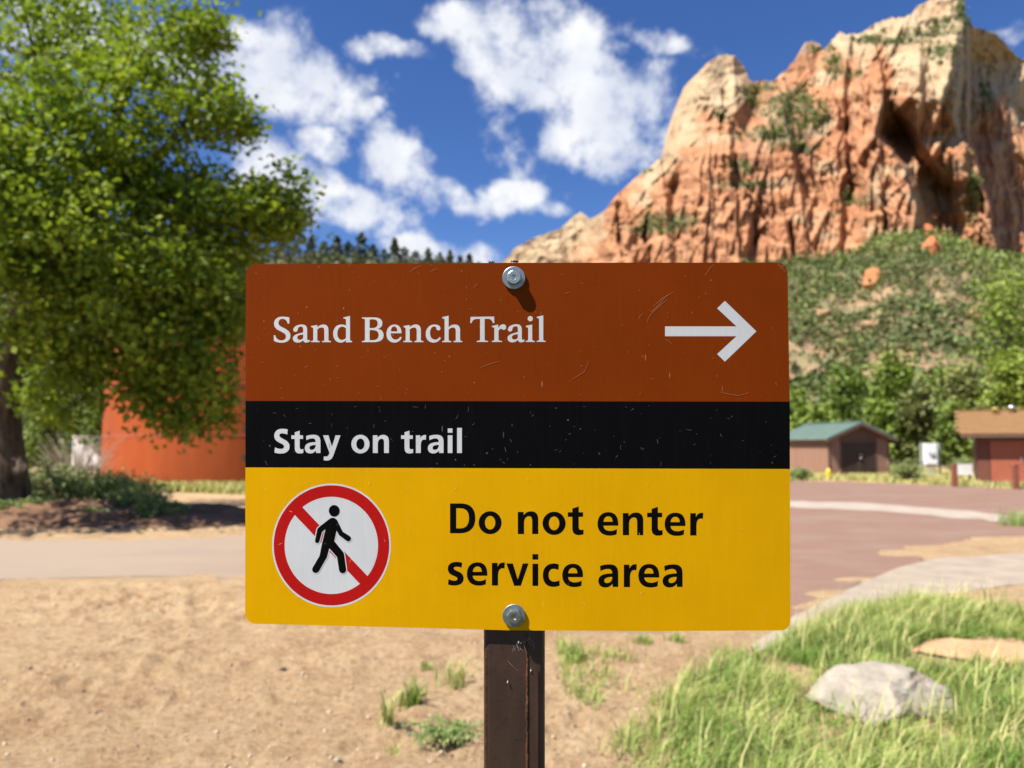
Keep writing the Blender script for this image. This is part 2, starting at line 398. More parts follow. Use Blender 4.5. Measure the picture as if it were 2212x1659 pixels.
def build_ground():
    # fine near the camera, coarse to the horizon; sand drifts lap over the road's edges
    xs = np.concatenate([[-4000, -1500, -500, -150, -60, -30], np.linspace(-14, -5.1, 60), np.linspace(-5, 6, 340), np.linspace(6.1, 14, 60), [30, 60, 150, 500, 1500, 4000]])
    ys = np.concatenate([[-4000, -1000, -200, -40, -10, -3, 0, 1, 2], np.linspace(2.6, 8.6, 190), np.linspace(8.7, 16, 80), [20, 30, 60, 150, 500, 1500, 4000]])
    X, Yg = np.meshgrid(xs, ys, indexing='ij')
    near = np.clip((14-np.abs(X))/2, 0, 1)*np.clip((15.5-Yg)/2, 0, 1)*np.clip((Yg-1)/1, 0, 1)
    rp = [tuple(gnd(*p)[:2]) for p in ROAD_PX]
    def inp(x, y, poly):
        ins = np.zeros(x.shape, bool); j = len(poly)-1
        for i in range(len(poly)):
            xi, yi = poly[i]; xj, yj = poly[j]
            ins ^= ((yi > y) != (yj > y)) & (x < (xj-xi)*(y-yi)/(yj-yi+1e-12)+xi); j = i
        return ins
    def sdist(poly):
        dist = np.full(X.shape, 1e9)
        for i in range(len(poly)):
            ax, ay = poly[i-1]; bx, by = poly[i]; L2 = (bx-ax)**2+(by-ay)**2+1e-9
            t = np.clip(((X-ax)*(bx-ax)+(Yg-ay)*(by-ay))/L2, 0, 1)
            dist = np.minimum(dist, np.hypot(X-ax-t*(bx-ax), Yg-ay-t*(by-ay)))
        return np.where(inp(X, Yg, poly), -dist, dist)
    sgn = np.minimum(sdist(rp), sdist([tuple(gnd(*p)[:2]) for p in PATH_PX]))
    off = np.clip(sgn/.9, 0, 1)
    rel = (fbm(X*.9, Yg*.9, 0, 3, 1)-.5)*.05 + ((fbm(X*4.5, Yg*4.5, 0, 4, 3)-.5)*.09 + (fbm(X*11, Yg*11, 0, 3, 7)-.5)*.085)*(.35+1.3*np.clip((fbm(X*.8, Yg*.8, 3, 3, 19)-.32)*2.6, 0, 1))
    rf = np.random.default_rng(8)                 # trodden: shallow footprints
    for _ in range(110):
        fx = rf.uniform(-4.2, 2.2); fy = rf.uniform(3.0, 7.6); an = rf.normal()*.5+1.2; i0, i1 = np.searchsorted(xs, (fx-.3, fx+.3)); j0, j1 = np.searchsorted(ys, (fy-.3, fy+.3))
        if i1-i0 < 3: continue
        ux = X[i0:i1, j0:j1]-fx; uy = Yg[i0:i1, j0:j1]-fy
        a_ = (ux*math.cos(an)+uy*math.sin(an))/.15; b_ = (-ux*math.sin(an)+uy*math.cos(an))/.065; rr_ = np.sqrt(a_*a_+b_*b_)
        rel[i0:i1, j0:j1] += -.022*np.clip(1.15-rr_, 0, 1) + .009*np.exp(-((rr_-1.35)/.3)**2)
    drift = .004 + np.clip(sgn*.03, -.03, .02) + (fbm(X*1.3, Yg*2.6, 0, 4, 13)-.5)*.052
    Z = near*(off*(rel) + (1-off)*drift)
    GZ.append((xs, ys, Z))
    V = np.stack([X, Yg, Z], -1).reshape(-1, 3)
    o = link('ground', np_mesh('ground', V, grid_faces(len(xs), len(ys)), M_SAND, True))
    tagit(o, 'sandy tan soil with scattered pebbles', kind='structure')
build_ground()
flat_poly('road', ROAD_PX,
    .004, M_ROAD, 'dusty road surface, grey at left and reddish at right')
flat_poly('gutter', [(1500,1080),(1700,1084),(1900,1090),(2212,1116),(2500,1140),(2500,1165),(2212,1136),(1950,1108),(1700,1096),(1500,1090)], .009, M_CONC, 'pale concrete strip crossing the red road')
flat_poly('path', PATH_PX, .013, M_PATH, 'pale grey gravel path along the grass')

# ------------------------------------------------------------------ leaves
def leaf_quads(P, size, rng, aspect=.55, up=.3, drop=0., axis=None):
    n = len(P)
    nr = rng.normal(size=(n, 3)); nr[:, 2] = np.abs(nr[:, 2])+up; nr /= np.linalg.norm(nr, axis=1)[:, None]
    t = rng.normal(size=(n, 3)) if axis is None else axis + rng.normal(size=(n, 3))*.35
    t[:, 2] -= drop
    t -= nr*np.sum(t*nr, 1)[:, None]; t /= np.linalg.norm(t, axis=1)[:, None]+1e-9
    b = np.cross(nr, t)
    s = np.asarray(size).reshape(-1, 1)*.5
    V = np.stack([P-t*s, P+b*s*aspect-t*s*.1, P+t*s, P-b*s*aspect-t*s*.1], 1).reshape(-1, 3)
    F = np.arange(4*n).reshape(n, 4)
    return V, F
def crown_points(lobes, n, rng, clump=.35, per=30, shell=.45):
    """lobes: (center, radii, weight); leaf points in clumps, thicker toward the outside"""
    w = np.array([l[2] for l in lobes], float); w /= w.sum()
    nc = max(1, n//per)
    li = rng.choice(len(lobes), nc, p=w)
    d = rng.normal(size=(nc, 3)); d /= np.linalg.norm(d, axis=1)[:, None]
    r = rng.random(nc)**shell
    C = np.array([lobes[i][0] for i in li]) + d*r[:, None]*np.array([lobes[i][1] for i in li])
    cs = clump*(.6+.8*rng.random(nc))
    P = np.repeat(C, per, 0) + rng.normal(size=(nc*per, 3))*np.repeat(cs, per)[:, None]*np.array([.55, .55, .4])
    tint = np.repeat(rng.random(nc)*.5, per) + rng.random(nc*per)*.5
    return P, tint, C
def leaf_object(name, P, tint, size, m, parent, rng, **k):
    V, F = leaf_quads(P, size*(.7+.6*rng.random(len(P))), rng, **k)
    return link(name, np_mesh(name, V, F, m, False, {'tint': np.repeat(tint, 4)}), parent)

# ------------------------------------------------------------------ mountain
SKY = [(900,640),(1040,600),(1086,566),(1110,540),(1143,517),(1180,505),(1210,493),(1231,475),(1254,459),(1275,473),(1290,465),(1308,454),(1333,422),(1368,387),(1396,366),(1431,338),(1440,318),(1447,295),(1456,246),(1466,215),(1477,190),(1490,175),(1509,155),(1537,130),(1558,120),(1572,119),(1586,121),(1600,135),(1610,150),(1619,174),(1645,177),(1673,172),(1695,155),(1709,141),(1730,113),(1740,93),(1769,92),(1779,108),(1795,93),(1814,70),(1835,72),(1853,76),(1864,70),(1888,53),(1905,46),(1930,37),(1950,38),(1973,32),(1983,14),(2004,2),(2020,-6),(2040,-14),(2070,-10),(2082,0),(2087,32),(2099,53),(2120,65),(2149,69),(2170,91),(2191,116),(2212,130),(2270,150),(2350,210),(2480,230),(2700,330),(2900,400),(3100,560),(3300,760)]
BASE = [(900,700),(1086,690),(1500,660),(1700,620),(1760,590),(1850,585),(1900,560),(1985,530),(2080,565),(2150,580),(2212,600),(2700,660),(3300,790)]
def ip(t, x): 
    a = np.array(t, float); return np.interp(x, a[:, 0], a[:, 1])
def path_x(pts, y):
    a = np.array(pts, float); return np.interp(y, a[:, 1], a[:, 0])
EA = [(1880,40),(1898,120),(1905,190),(1893,290),(1952,360),(1980,450),(1972,520),(1968,700)]
VB = [(1884,40),(1903,120),(1916,180),(1936,230),(1968,290),(2006,350),(2048,410),(2068,480),(2078,560),(2088,700)]
EC = [(2078,-20),(2086,60),(2087,150),(2088,270),(2104,350),(2132,430),(2150,520),(2160,700)]
VD = [(2090,-20),(2104,60),(2120,150),(2152,270),(2198,380),(2240,480),(2262,700)]
def relief(x, y):
    d = np.zeros_like(x)
    ea, vb, ec, vd = path_x(EA, y), path_x(VB, y), path_x(EC, y), path_x(VD, y)
    base = ip([(900,330),(1086,270),(1250,250),(1290,200),(1310,120),(1440,55),(1462,40),(1520,5),(1600,-10),(1690,-20),(1760,-25),(1830,-45),(1900,-95),(1985,-120),(3000,-120)], x)
    base = base + np.clip(1-np.abs(x-1640)/55, 0, 1)*95*np.clip((285-y)/90, 0, 1)
    q = np.zeros_like(x)
    def seg(x0, x1, d0, d1):
        nonlocal q
        t = np.clip((x-x0)/np.maximum(x1-x0, 1), 0, 1); q = np.where((x >= x0) & (x < x1), d0+(d1-d0)*t, q)
    wd = vb-ea; dA = 4+np.clip(wd*1.8, 0, 135); wA = np.clip(wd*.2, 3, 13)
    seg(ea, ea+wd*.3, 0*x, dA*.8); seg(ea+wd*.3, ea+wd*.75, dA*.8, dA); seg(ea+wd*.75, vb+wd*.22, dA, dA*.45)
    seg(vb+wd*.22, ec, dA*.45, 8+0*x)
    # beyond this edge the wall steps back and lies in the buttress's shadow
    q = np.where(x >= ec, 8+np.clip((x-ec)/7, 0, 1)*(18+80*np.clip((y-20)/110, 0, 1)) + .2*np.clip(x-ec, 0, 330), q)
    # narrow gullies that face away from the sun
    for gx, y0, y1, wd, dep in ((1826,250,450,9,26),(1443,392,452,7,40),(1700,470,560,5,22),(1625,410,560,4,20),(1556,190,300,5,26),(1340,430,640,6,26),(1862,215,300,8,18),(1395,440,600,5,20),(2035,300,420,6,16),(1500,430,560,4,16),(1745,380,560,4,18),(1905,400,520,4,20),(1585,330,420,4,18),(2118,400,560,6,14)):
        gxx = gx + (y-(y0+y1)/2)*.06 + (fbm(y*.035, 0*y, gx*.1, 3, 5)-.5)*26; dep = dep*(.25+1.3*vnoise(y*.03, 0*y, gx*.3, 6))
        win = np.clip((y-y0)/25, 0, 1)*np.clip((y1-y)/25, 0, 1)
        t = (x-gxx)/wd
        q = q + .7*dep*win*np.where((t > 0) & (t < 1), t**.3*1.0, np.where((t >= 1) & (t < 3), 1-(t-1)/2, 0))
    return base + q
def build_mountain():
    xs = np.concatenate([np.linspace(960, 1420, 150), np.linspace(1422, 2230, 470), np.linspace(2240, 2700, 60), np.linspace(2715, 3300, 40)])
    nv = 250
    nz = fbm(xs*.11, 0*xs, 3.3, 4, 31)-.5; jag = (vnoise(xs*.32, 0*xs, 1.1, 8)-.5)
    top = ip(SKY, xs) + nz*9 + jag*5*(xs > 1620)
    bot = ip(BASE, xs)
    v = np.linspace(0, 1, nv)
    X = np.repeat(xs[:, None], nv, 1); Yp = bot[:, None] + (top-bot)[:, None]*v[None, :]
    # deflect columns so that gullies do not run straight
    Xd = X + (fbm(X*.02, Yp*.02, 0, 3, 11)-.5)*14
    D = relief(Xd, Yp)
    h = (ip(BASE, 1900) - Yp)
    t_ = (h + .2*(X-1700) + (fbm(X*.02, Yp*.004, 0, 3, 14)-.5)*70)/36
    st_ = np.floor(t_)+np.clip((t_-np.floor(t_)-.8)/.2, 0, 1); mk = np.clip((fbm(X*.012, Yp*.012, 8, 3, 15)-.36)*5, 0, 1)
    lean = .13*36*(mk*st_+(1-mk)*t_) + .28*np.clip(210-Yp, 0, 400)*np.clip((2075-X)/70, .12, 1) + 26*np.clip((fbm(X*.01, Yp*.006, 0, 2, 4)-.35)*3, 0, 1)*np.clip((330-Yp)/40, 0, 1)
    Xw = X + (fbm(X*.012, Yp*.012, 0, 3, 33)-.5)*20
    # buttresses: sharp wedges with a broad left face, a steep right face and a sloping shoulder
    rw = np.random.default_rng(5)
    def wedges(n, x0, x1, amp, sl, sr, st, width, tilt, out):
        for _ in range(n):
            xi = rw.uniform(x0, x1); i0, i1 = np.searchsorted(xs, (xi-width, xi+width)); 
            if i1-i0 < 2: continue
            t0 = ip(SKY, xi); yt = t0 + (ip(BASE, xi)-t0)*rw.random()**.8*.95; tl = rw.normal()*tilt; d0 = -amp*rw.random()**.7
            xx = Xw[i0:i1] - xi - tl*(Yp[i0:i1]-yt); yy_ = Yp[i0:i1]
            w = d0 + np.where(xx < 0, -xx*sl*(.6+.8*rw.random()), xx*sr*(.6+.8*rw.random())) + np.maximum(0, yt-yy_)*st*(.5+rw.random())
            out[i0:i1] = np.minimum(out[i0:i1], w)
        return out
    big = wedges(170, 1000, 2680, 50, .5, 1.9, .9, 110, .3, np.zeros_like(X))
    mid_ = wedges(600, 1000, 2680, 11, .5, 1.6, 1.2, 55, .5, np.zeros_like(X))
    sml = wedges(2000, 1000, 2680, 4.5, .7, 1.4, 1.3, 20, .6, np.zeros_like(X))
    fl = fbm(Xw*.026, Yp*.0075, 0, 4, 21); fine = fbm(Xw*.12, Yp*.05, 0, 4, 41)
    tower = np.clip(1-np.abs(X-1530)/75, 0, 1)*np.clip((330-Yp)/60, 0, 1)
    left = np.clip((1330-X)/60, 0, 1)
    calm = 1-.65*np.clip(tower*1.5+left, 0, 1)
    rough = ((fl-.5)*22 + big*.85*np.clip((2110-X)/30, .45, 1))*calm + mid_*.9*calm + sml + (fine-.5)*5
    strat = (fbm(X*.012, Yp*.07+X*.015, 0, 3, 61)-.5)*5
    blocky = (fbm(X*.06, Yp*.06, 0, 4, 71)-.5)*14*np.clip((190-Yp)/120, 0, 1)
    Dist = 1000 + D + lean + rough + strat + blocky
    dx = (X-CX)/F22; dy = (CY-Yp)/F22
    yy = math.cos(PITCH) - dy*math.sin(PITCH); zz = math.sin(PITCH)+dy*math.cos(PITCH)
    V = np.stack([dx*Dist/yy, Dist, CH + zz*Dist/yy], -1)
    # the far side falls away behind the crest
    b1 = V[:, -1:, :] + np.array([0, 60, -8.]); b2 = V[:, -1:, :] + np.array([0, 220, -120.]); b3 = V[:, -1:, :]*np.array([1, 1, 0]) + np.array([0, 520, -5.])
    V = np.concatenate([V, b1, b2, b3], 1); n2 = nv+3
    ext = lambda A: np.concatenate([A, np.repeat(A[:, -1:], 3, 1)], 1)
    # strata: pale cap rock over red rock, the boundary dips to the left
    line = ip([(1000,620),(1086,640),(1180,650),(1270,560),(1310,430),(1380,420),(1430,430),(1500,360),(1580,280),(1640,230),(1700,190),(1790,175),(1870,180),(1905,150),(1960,235),(2000,300),(2088,330),(2130,250),(2212,330),(2700,380)], X)
    cream = np.clip((line - 55*np.clip((X-1290)/60, 0, 1) + (fbm(X*.03, Yp*.02, 0, 4, 81)-.5)*190 - Yp)/42 + .5, 0, 1)
    patch = np.clip((fbm(X*.018, Yp*.03, 5, 4, 91)-.57)*9, 0, 1)*.75
    cream = np.clip(np.maximum(cream, patch*(Yp < 520)), 0, 1)
    stain = np.clip((fbm(X*.05, Yp*.006, 0, 4, 101)-.52)*5, 0, 1)*.5 * (1-.55*cream)
    sage = np.zeros_like(X)
    for (cx, cy, rx, ry) in SAGE:
        sage = np.maximum(sage, np.clip(1.5-np.sqrt(((X-cx)/rx)**2+((Yp-cy)/ry)**2)*1.1, 0, 1))
    me = np_mesh('mountain', V.reshape(-1, 3), grid_faces(len(xs), n2), M_CLIFF, False,
                 {'cream': ext(cream), 'stain': ext(stain), 'sage': ext(sage)})
    me.flip_normals()
    o = link('mountain', me); tagit(o, 'towering cliff of red sandstone with cream cap rock', kind='structure')
    # brush that clings to the ledges
    r = np.random.default_rng(3); P = []; S = []; T = []
    for (cx, cy, rx, ry) in SAGE:
        n = int(max(14, rx*ry*.07))
        for _ in range(n):
            px = cx + r.normal()*rx*.55; py = cy + r.normal()*ry*.55
            i = int(np.argmin(np.abs(xs-px))); 
            if py < top[i]+4 or py > bot[i]: continue
            j = int(np.argmin(np.abs(Yp[i]-py)))
            c = V[i, j]; s = 1.8+2.2*r.random(); t = r.random()*.6
            q = r.normal(size=(16, 3))*np.array([s*.5, s*.4, s*.42]) + c + np.array([0, -1.5, s*.4])
            P.append(q); S.append(np.full(16, s*.75)); T.append(np.clip(t+r.random(16)*.3, 0, 1))
    P = np.concatenate(P); S = np.concatenate(S); T = np.concatenate(T)
    Vq, Fq = leaf_quads(P, S, r, .8, .3)
    o = link('ledge_brush', np_mesh('ledge_brush', Vq, Fq, M_SHRUB, False, {'tint': np.repeat(T, 4)}))
    tagit(o, 'dark green brush clinging to the cliff ledges', 'brush', kind='stuff')
SAGE = [(1700,235,60,42),(1670,290,70,20),(1760,250,40,30),(1650,185,34,14),(1622,215,22,28),(1445,480,60,22),(1410,495,50,12),(1835,160,28,12),(1800,140,20,34),(1870,85,50,9),(1930,90,70,9),(2000,72,60,10),(2040,50,34,16),(2080,20,20,40),
        (1610,400,55,8),(1600,360,34,16),(2100,420,18,60),(1780,108,26,14),(1730,320,30,12),(1560,250,14,10),(2030,110,30,20),(1395,368,12,5),(1840,430,30,14),(2130,200,14,40),(1730,205,24,14)]
build_mountain()

# ------------------------------------------------------------------ brushy slopes
def elev_of(y, x=1106):
    d = ray(x, y); return d.z/d.y
def polar_slope(name, az_px, tgt_px, Y0, Y1, nY, m, label, bump, back):
    az = np.linspace(az_px[0], az_px[1], 170)
    el = np.array([elev_of(y) for y in ip(tgt_px, az)])
    Ys = np.linspace(Y0-25, Y1, nY)
    A, YY = np.meshgrid(az, Ys, indexing='ij')
    t = (YY-Y0)/(Y1-Y0)
    Z = el[:, None]*Y1*np.where(t > 0, t**back, t) + (fbm(A*.03, YY*.02, 0, 4, 5)-.5)*bump*np.clip(t*3, 0, 1)
    X = (A-CX)/F22*YY
    V = np.stack([X, YY, Z], -1)
    b = V[:, -1:, :]*np.array([1, 1, .3]) + np.array([0, 160, 0]); V = np.concatenate([V, b], 1)
    me = np_mesh(name, V.reshape(-1, 3), grid_faces(len(az), nY+1), m, True); 
    o = link(name, me)
    if me.polygons[5].normal.z < 0: me.flip_normals()
    return tagit(o, label, kind='structure'), V, A, YY
TALUS = [(780,958),(900,700),(1086,640),(1500,600),(1700,570),(1745,552),(1840,550),(1900,515),(1940,505),(1985,492),(2030,500),(2080,522),(2150,542),(2212,556),(2700,600),(3000,700),(3250,958)]
_, VT, AT, YT = polar_slope('talus_slope', (780, 3250), TALUS, 110, 985, 130, M_HILL, 'brush covered slope below the cliff', 16, 1.08)
RIDGE = [(-1500,958),(-1250,600),(-900,480),(0,470),(400,520),(560,558),(620,552),(760,556),(850,566),(930,578),(1050,592),(1200,640),(1400,730),(1560,958)]
_, VH, AH, YH = polar_slope('wooded_hill', (-1500, 1560), RIDGE, 80, 270, 60, M_HILL, 'wooded hill behind the sign', 5, .95)

def shrub_stuff(name, V, az_range, n, smin, smax, m, label, rngs, tintf, quads=20, gaps=None, leaf=.42):
    r = np.random.default_rng(rngs); na, ny, _ = V.shape
    ia = r.integers(0, na, n*2); iy = (r.random(n*2)**1.15*(ny-3)).astype(int)
    pts = V[ia, iy] + (r.random((n*2, 3))-.5)*np.array([6, 6, 0])
    px = pts[:, 0]/pts[:, 1]*F22+CX
    ok = (px > az_range[0]) & (px < az_range[1])
    if gaps is not None: ok &= gaps(px, pts, r)
    pts = pts[ok][:n]; n = len(pts)
    s = (smin + (smax-smin)*r.random(n)**1.6)*np.clip(pts[:, 1]/420, .85, 1.9)
    P = np.repeat(pts, quads, 0) + r.normal(size=(n*quads, 3))*np.repeat(s, quads)[:, None]*np.array([.36, .36, .34])
    P[:, 2] += np.repeat(s*.5, quads)
    T = np.clip(np.repeat(tintf(pts, r), quads) + (r.random(n*quads)-.5)*.35, 0, 1)
    Vq, Fq = leaf_quads(P, np.repeat(s, quads)*leaf*(.6+.8*r.random(n*quads)), r, .8, .4)
    o = link(name, np_mesh(name, Vq, Fq, m, False, {'tint': np.repeat(T, 4)}))
    return tagit(o, label, 'brush', kind='stuff')
def talus_tint(p, r):
    px = p[:, 0]/p[:, 1]*F22+CX
    g = np.clip((p[:, 1]-520)/250, 0, 1)*np.clip((px-1830)/120, 0, 1)
    return np.clip(.0 + .5*r.random(len(p))**1.6 + g*.55*(.4+.6*r.random(len(p))) + .35*(fbm(p[:, 0]*.02, p[:, 1]*.02, 0, 3, 3)-.5), 0, 1)
def talus_gap(px, p, r):
    bare = fbm(p[:, 0]*.022, p[:, 1]*.022, 0, 3, 77)
    return (bare < .555) | (r.random(len(px)) < .2)
shrub_stuff('slope_brush', VT, (1600, 2360), 14500, 2.0, 5.6, M_SHRUB, 'green juniper and oak brush covering the slope below the cliff', 12, talus_tint, 15, talus_gap)
shrub_stuff('side_slope_brush', VT, (850, 3150), 7000, 2.2, 6.0, M_SHRUB, 'green brush on the slope out beyond the sign and the right edge', 17, talus_tint, 13, lambda px, p, r: (px < 1600) | (px > 2360))
shrub_stuff('hill_brush', VH, (-1300, 1450), 5600, 2.8, 6.5, M_PINE, 'dark olive brush covering the wooded hill', 13, lambda p, r: .2+.6*r.random(len(p)), 34, None, .3)

XV, YV = np.meshgrid(np.linspace(-150, 210, 150), np.linspace(64, 150, 60), indexing='ij')
VV = np.stack([XV, YV, 0*XV], -1)
shrub_stuff('valley_brush', VV, (-1400, 3200), 2600, 1.2, 3.2, M_SHRUB, 'green brush on the flat valley floor behind the buildings', 14, lambda p, r: .2+.6*r.random(len(p)), 18)
def rocky(name, loc, size, m, seed, sub=3, amp=.35, planes=5, rot=0, label=None, cat=None, parent=None, group=None):
    bm = bmesh.new(); bmesh.ops.create_icosphere(bm, subdivisions=sub, radius=1)
    for v in bm.verts:
        c = v.co.copy()
        for k in range(planes):      # plane cuts make facets
            d = Vector((math.sin(seed*1.7+k*2.4), math.cos(seed*2.3+k*1.9), math.sin(seed+k*3.1)*.8)).normalized()
            e = v.co.dot(d)
            if e > .62: v.co -= d*(e-.62)
        n = float(fbm(c.x*1.6+seed, c.y*1.6, c.z*1.6, 4, seed))-.5
        v.co *= 1+n*amp*2
        n2 = float(fbm(c.x*6+seed, c.y*6, c.z*6, 3, seed+5))-.5
        v.co *= 1+n2*amp*.35
        v.co = Vector((v.co.x*size[0], v.co.y*size[1], v.co.z*size[2]))
    me = bpy.data.meshes.new(name); bm.to_mesh(me); bm.free(); me.materials.append(m)
    o = link(name, me, parent, loc, (0, 0, rot))
    if label: tagit(o, label, cat, group)
    return o
def on_slope(px, py, V):
    # the slope point whose direction is nearest to a pixel
    X = V[..., 0]; Yv = V[..., 1]; Z = V[..., 2]-CH
    f = Yv*math.cos(PITCH)+Z*math.sin(PITCH); u = -Yv*math.sin(PITCH)+Z*math.cos(PITCH)
    x = CX+F22*X/f; y = CY-F22*u/f
    i = np.argmin((x-px)**2+(y-py)**2); return Vector(V.reshape(-1, 3)[i])
c = on_slope(1881, 620, VT); rocky('slope_boulder', c+Vector((0, -4, 4)), (7.5, 7, 7), M_ORANGE_ROCK, 3, 3, .2, label='big orange boulder standing alone amid green brush on slope', cat='boulder')
for i, (px, py, s, lab) in enumerate([(2000,516,14,'bright red rock outcrop at the foot of the shaded cliff'),(2008,546,10,'lower red rock of the outcrop at the cliff foot'),(1988,520,9,'left red rock of the outcrop at the cliff foot'),
        (1893,562,6,'white rock lying in brush near the cliff foot'),(2007,667,5.5,'pale orange rock ledge in brush right of the big boulder'),(1770,690,6,'pinkish rock patch in brush left of the big boulder'),(1868,705,5,'small pink rock in brush below the big boulder'),(2080,690,4.5,'small pale rock in brush near the tall green tree')]):
    c = on_slope(px, py, VT)
    if i > 2: s *= .6
    m = M_ORANGE_ROCK if i in (0, 1, 2) else (M_ROCK if i == 3 else M_SLAB)
    if i < 3: m = simple('red_rock_%d' % i, (.52, .16, .075), .9, .1, .25, .3)
    rocky('rock_outcrop', c+Vector((0, -5, s*.25)), (s*.85, s*.6, s*.95) if i < 3 else (s, s*.7, s*.7), m, 11+i, 4, .4 if i < 3 else .6, label=lab, cat='rock', group='rocks on the slope')

# ------------------------------------------------------------------ conifers on the ridge
def conifer(loc, H, w, seed, lab):
    r = np.random.default_rng(seed); root = empty('conifer_tree', loc, lab, 'tree', 'conifers along the hill crest')
    MB().tube([(0, 0, -1), (0, 0, H*.5), (0, 0, H)], [H*.03, H*.02, .02], 6).obj('trunk', M_BARK, root)
    n = 420
    t = r.random(n)**.8; z = H*(.12+.88*t); rad = w*(1-t)**.55*(.35+.65*r.random(n)**.5)*(1+.35*np.sin(t*23+seed))
    a = r.random(n)*2*math.pi
    P = np.stack([rad*np.cos(a), rad*np.sin(a), z], -1)
    leaf_object('crown', P, .1+.6*r.random(n), H*.11, M_PINE, root, r, aspect=.6, up=.5)
CON = [(575,532,.9),(612,516,1),(640,528,1.2),(672,512,.9),(700,522,1.1),(728,510,1.0),(752,522,1.2),(781,503,1.1),(806,528,1.1),(830,538,1),(853,515,.9),(874,535,1.1),(898,542,1),(925,536,.8),(950,546,1),(972,541,.7),(994,553,.9),(1014,548,.8),(1034,566,1.2),(545,540,1.1),(520,528,1)]
where = ['leftmost behind the green tree', 'second from the green tree']
for i, (x, y, w) in enumerate(sorted(CON)):
    Y = 262 + (i*37 % 11)-5
    top = at(x, y, Y); zb = elev_of(float(ip(RIDGE, x)))*262-2
    ordn = ['first','second','third','fourth','fifth','sixth','seventh','eighth','ninth','tenth','eleventh','twelfth','thirteenth','fourteenth','fifteenth','sixteenth','seventeenth','eighteenth','nineteenth','twentieth','twenty-first'][i]
    conifer((top.x, top.y, zb), max(4, top.z-zb), 3.0*w, 100+i, f'dark conifer on the hill crest, {ordn} from the left')

# ------------------------------------------------------------------ broadleaf trees in the middle distance
def mid_tree(name, x, ytop, wpx, Y, seed, m, lab, n=2600, tint0=0., low=.15, leaf=.32, ybot=None):
    r = np.random.default_rng(seed); g = at(x, 958, Y); g.z = 0
    H = at(x, ytop, Y).z; Wm = wpx/F22*Y*.5
    root = empty(name, (g.x, g.y, 0), lab, 'tree', 'green trees around the buildings')
    lobes = []
    z0 = H*low
    for k in range(9):
        a = r.random()*2*math.pi; t = (k+.5)/9
        z = z0 + (H-z0)*(.12+.76*t); rr = Wm*(1-.55*abs(t-.42)**1.3*2)*.62
        c = np.array([math.cos(a)*Wm*.45*(1-t*.6), math.sin(a)*Wm*.45*(1-t*.6), z])
        lobes.append((c, np.array([rr*.75, rr*.75, (H-z0)*.2]), 1.))
    lobes.append((np.array([0, 0, H*.86]), np.array([Wm*.42, Wm*.42, H*.13]), .8))
    P, T, C = crown_points(lobes, n, r, clump=.11*H, per=26, shell=.4)
    P = P[P[:, 2] > .2]; T = T[:len(P)]
    mb = MB(); mb.tube([(0, 0, -.1), (Wm*.05, 0, H*.3), (0, Wm*.06, H*.62), (0, 0, H*.9)], [H*.035, H*.026, H*.016, .02], 7); mb.obj('trunk', M_BARK, root, True)
    for k in range(5):
        c = lobes[2+k][0]; MB().tube([(0, 0, H*(.2+.06*k)), tuple(c*.5+np.array([0, 0, H*.16])), tuple(c)], [H*.016, H*.011, .02], 6).obj('branch', M_BARK, root, True)
    leaf_object('crown', P, np.clip(T*.8+tint0, 0, 1), leaf, m, root, r, aspect=.75, up=.3)
TREES = [('cottonwood_tree',1760,880,150,50,M_LEAF_MID,'low light green tree right behind the green roofed shed at its left',.1,.05),
 ('cottonwood_tree',1838,785,150,66,M_LEAF_MID,'dark green tree rising behind the peak of the green roofed shed',-.12,.1),
 ('cottonwood_tree',1943,760,130,62,M_LEAF_MID,'tallest green tree between the shed and the brown building',.1,.1),
 ('cottonwood_tree',1995,845,150,56,M_LEAF_OLIVE,'olive tree with grey branches behind the white cabinet',-.05,.05),
 ('cottonwood_tree',2085,785,140,80,M_LEAF_OLIVE,'pale yellow green tree left of the tall trees at right edge',.25,.1),
 ('cottonwood_tree',2195,590,165,70,M_LEAF_MID,'tall bright green tree cut by the right edge, upper crown',.25,.32),
 ('cottonwood_tree',2180,765,150,48,M_LEAF_MID,'bright green tree directly behind the brown building',.3,.1),
 ('cottonwood_tree',2068,868,110,50,M_LEAF_MID,'small dark green tree left of the brown building roof',-.05,.05),
 ('cottonwood_tree',1902,870,140,58,M_LEAF_MID,'green tree touching the right side of the green roofed shed',.05,.05),
 ('cottonwood_tree',1715,850,110,70,M_LEAF_MID,'green tree half hidden by the sign beyond the shed',0,.1),
 ('cottonwood_tree',2040,795,80,84,M_LEAF_MID,'slim green tree between olive and pale trees',.1,.1)]
for i, (nm, x, yt, w, Y, m, lab, t0, low) in enumerate(TREES):
    mid_tree(nm, x, yt, w, Y, 200+i, m, lab, 2800, t0, low, .0075*Y if Y < 60 else .42)
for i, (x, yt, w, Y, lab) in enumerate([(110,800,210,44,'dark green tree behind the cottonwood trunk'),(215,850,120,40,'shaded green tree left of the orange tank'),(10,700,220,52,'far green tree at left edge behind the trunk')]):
    mid_tree('shade_tree', x, yt, w, Y, 300+i, M_LEAF_MID, lab, 2200, -.15, .03, .3)

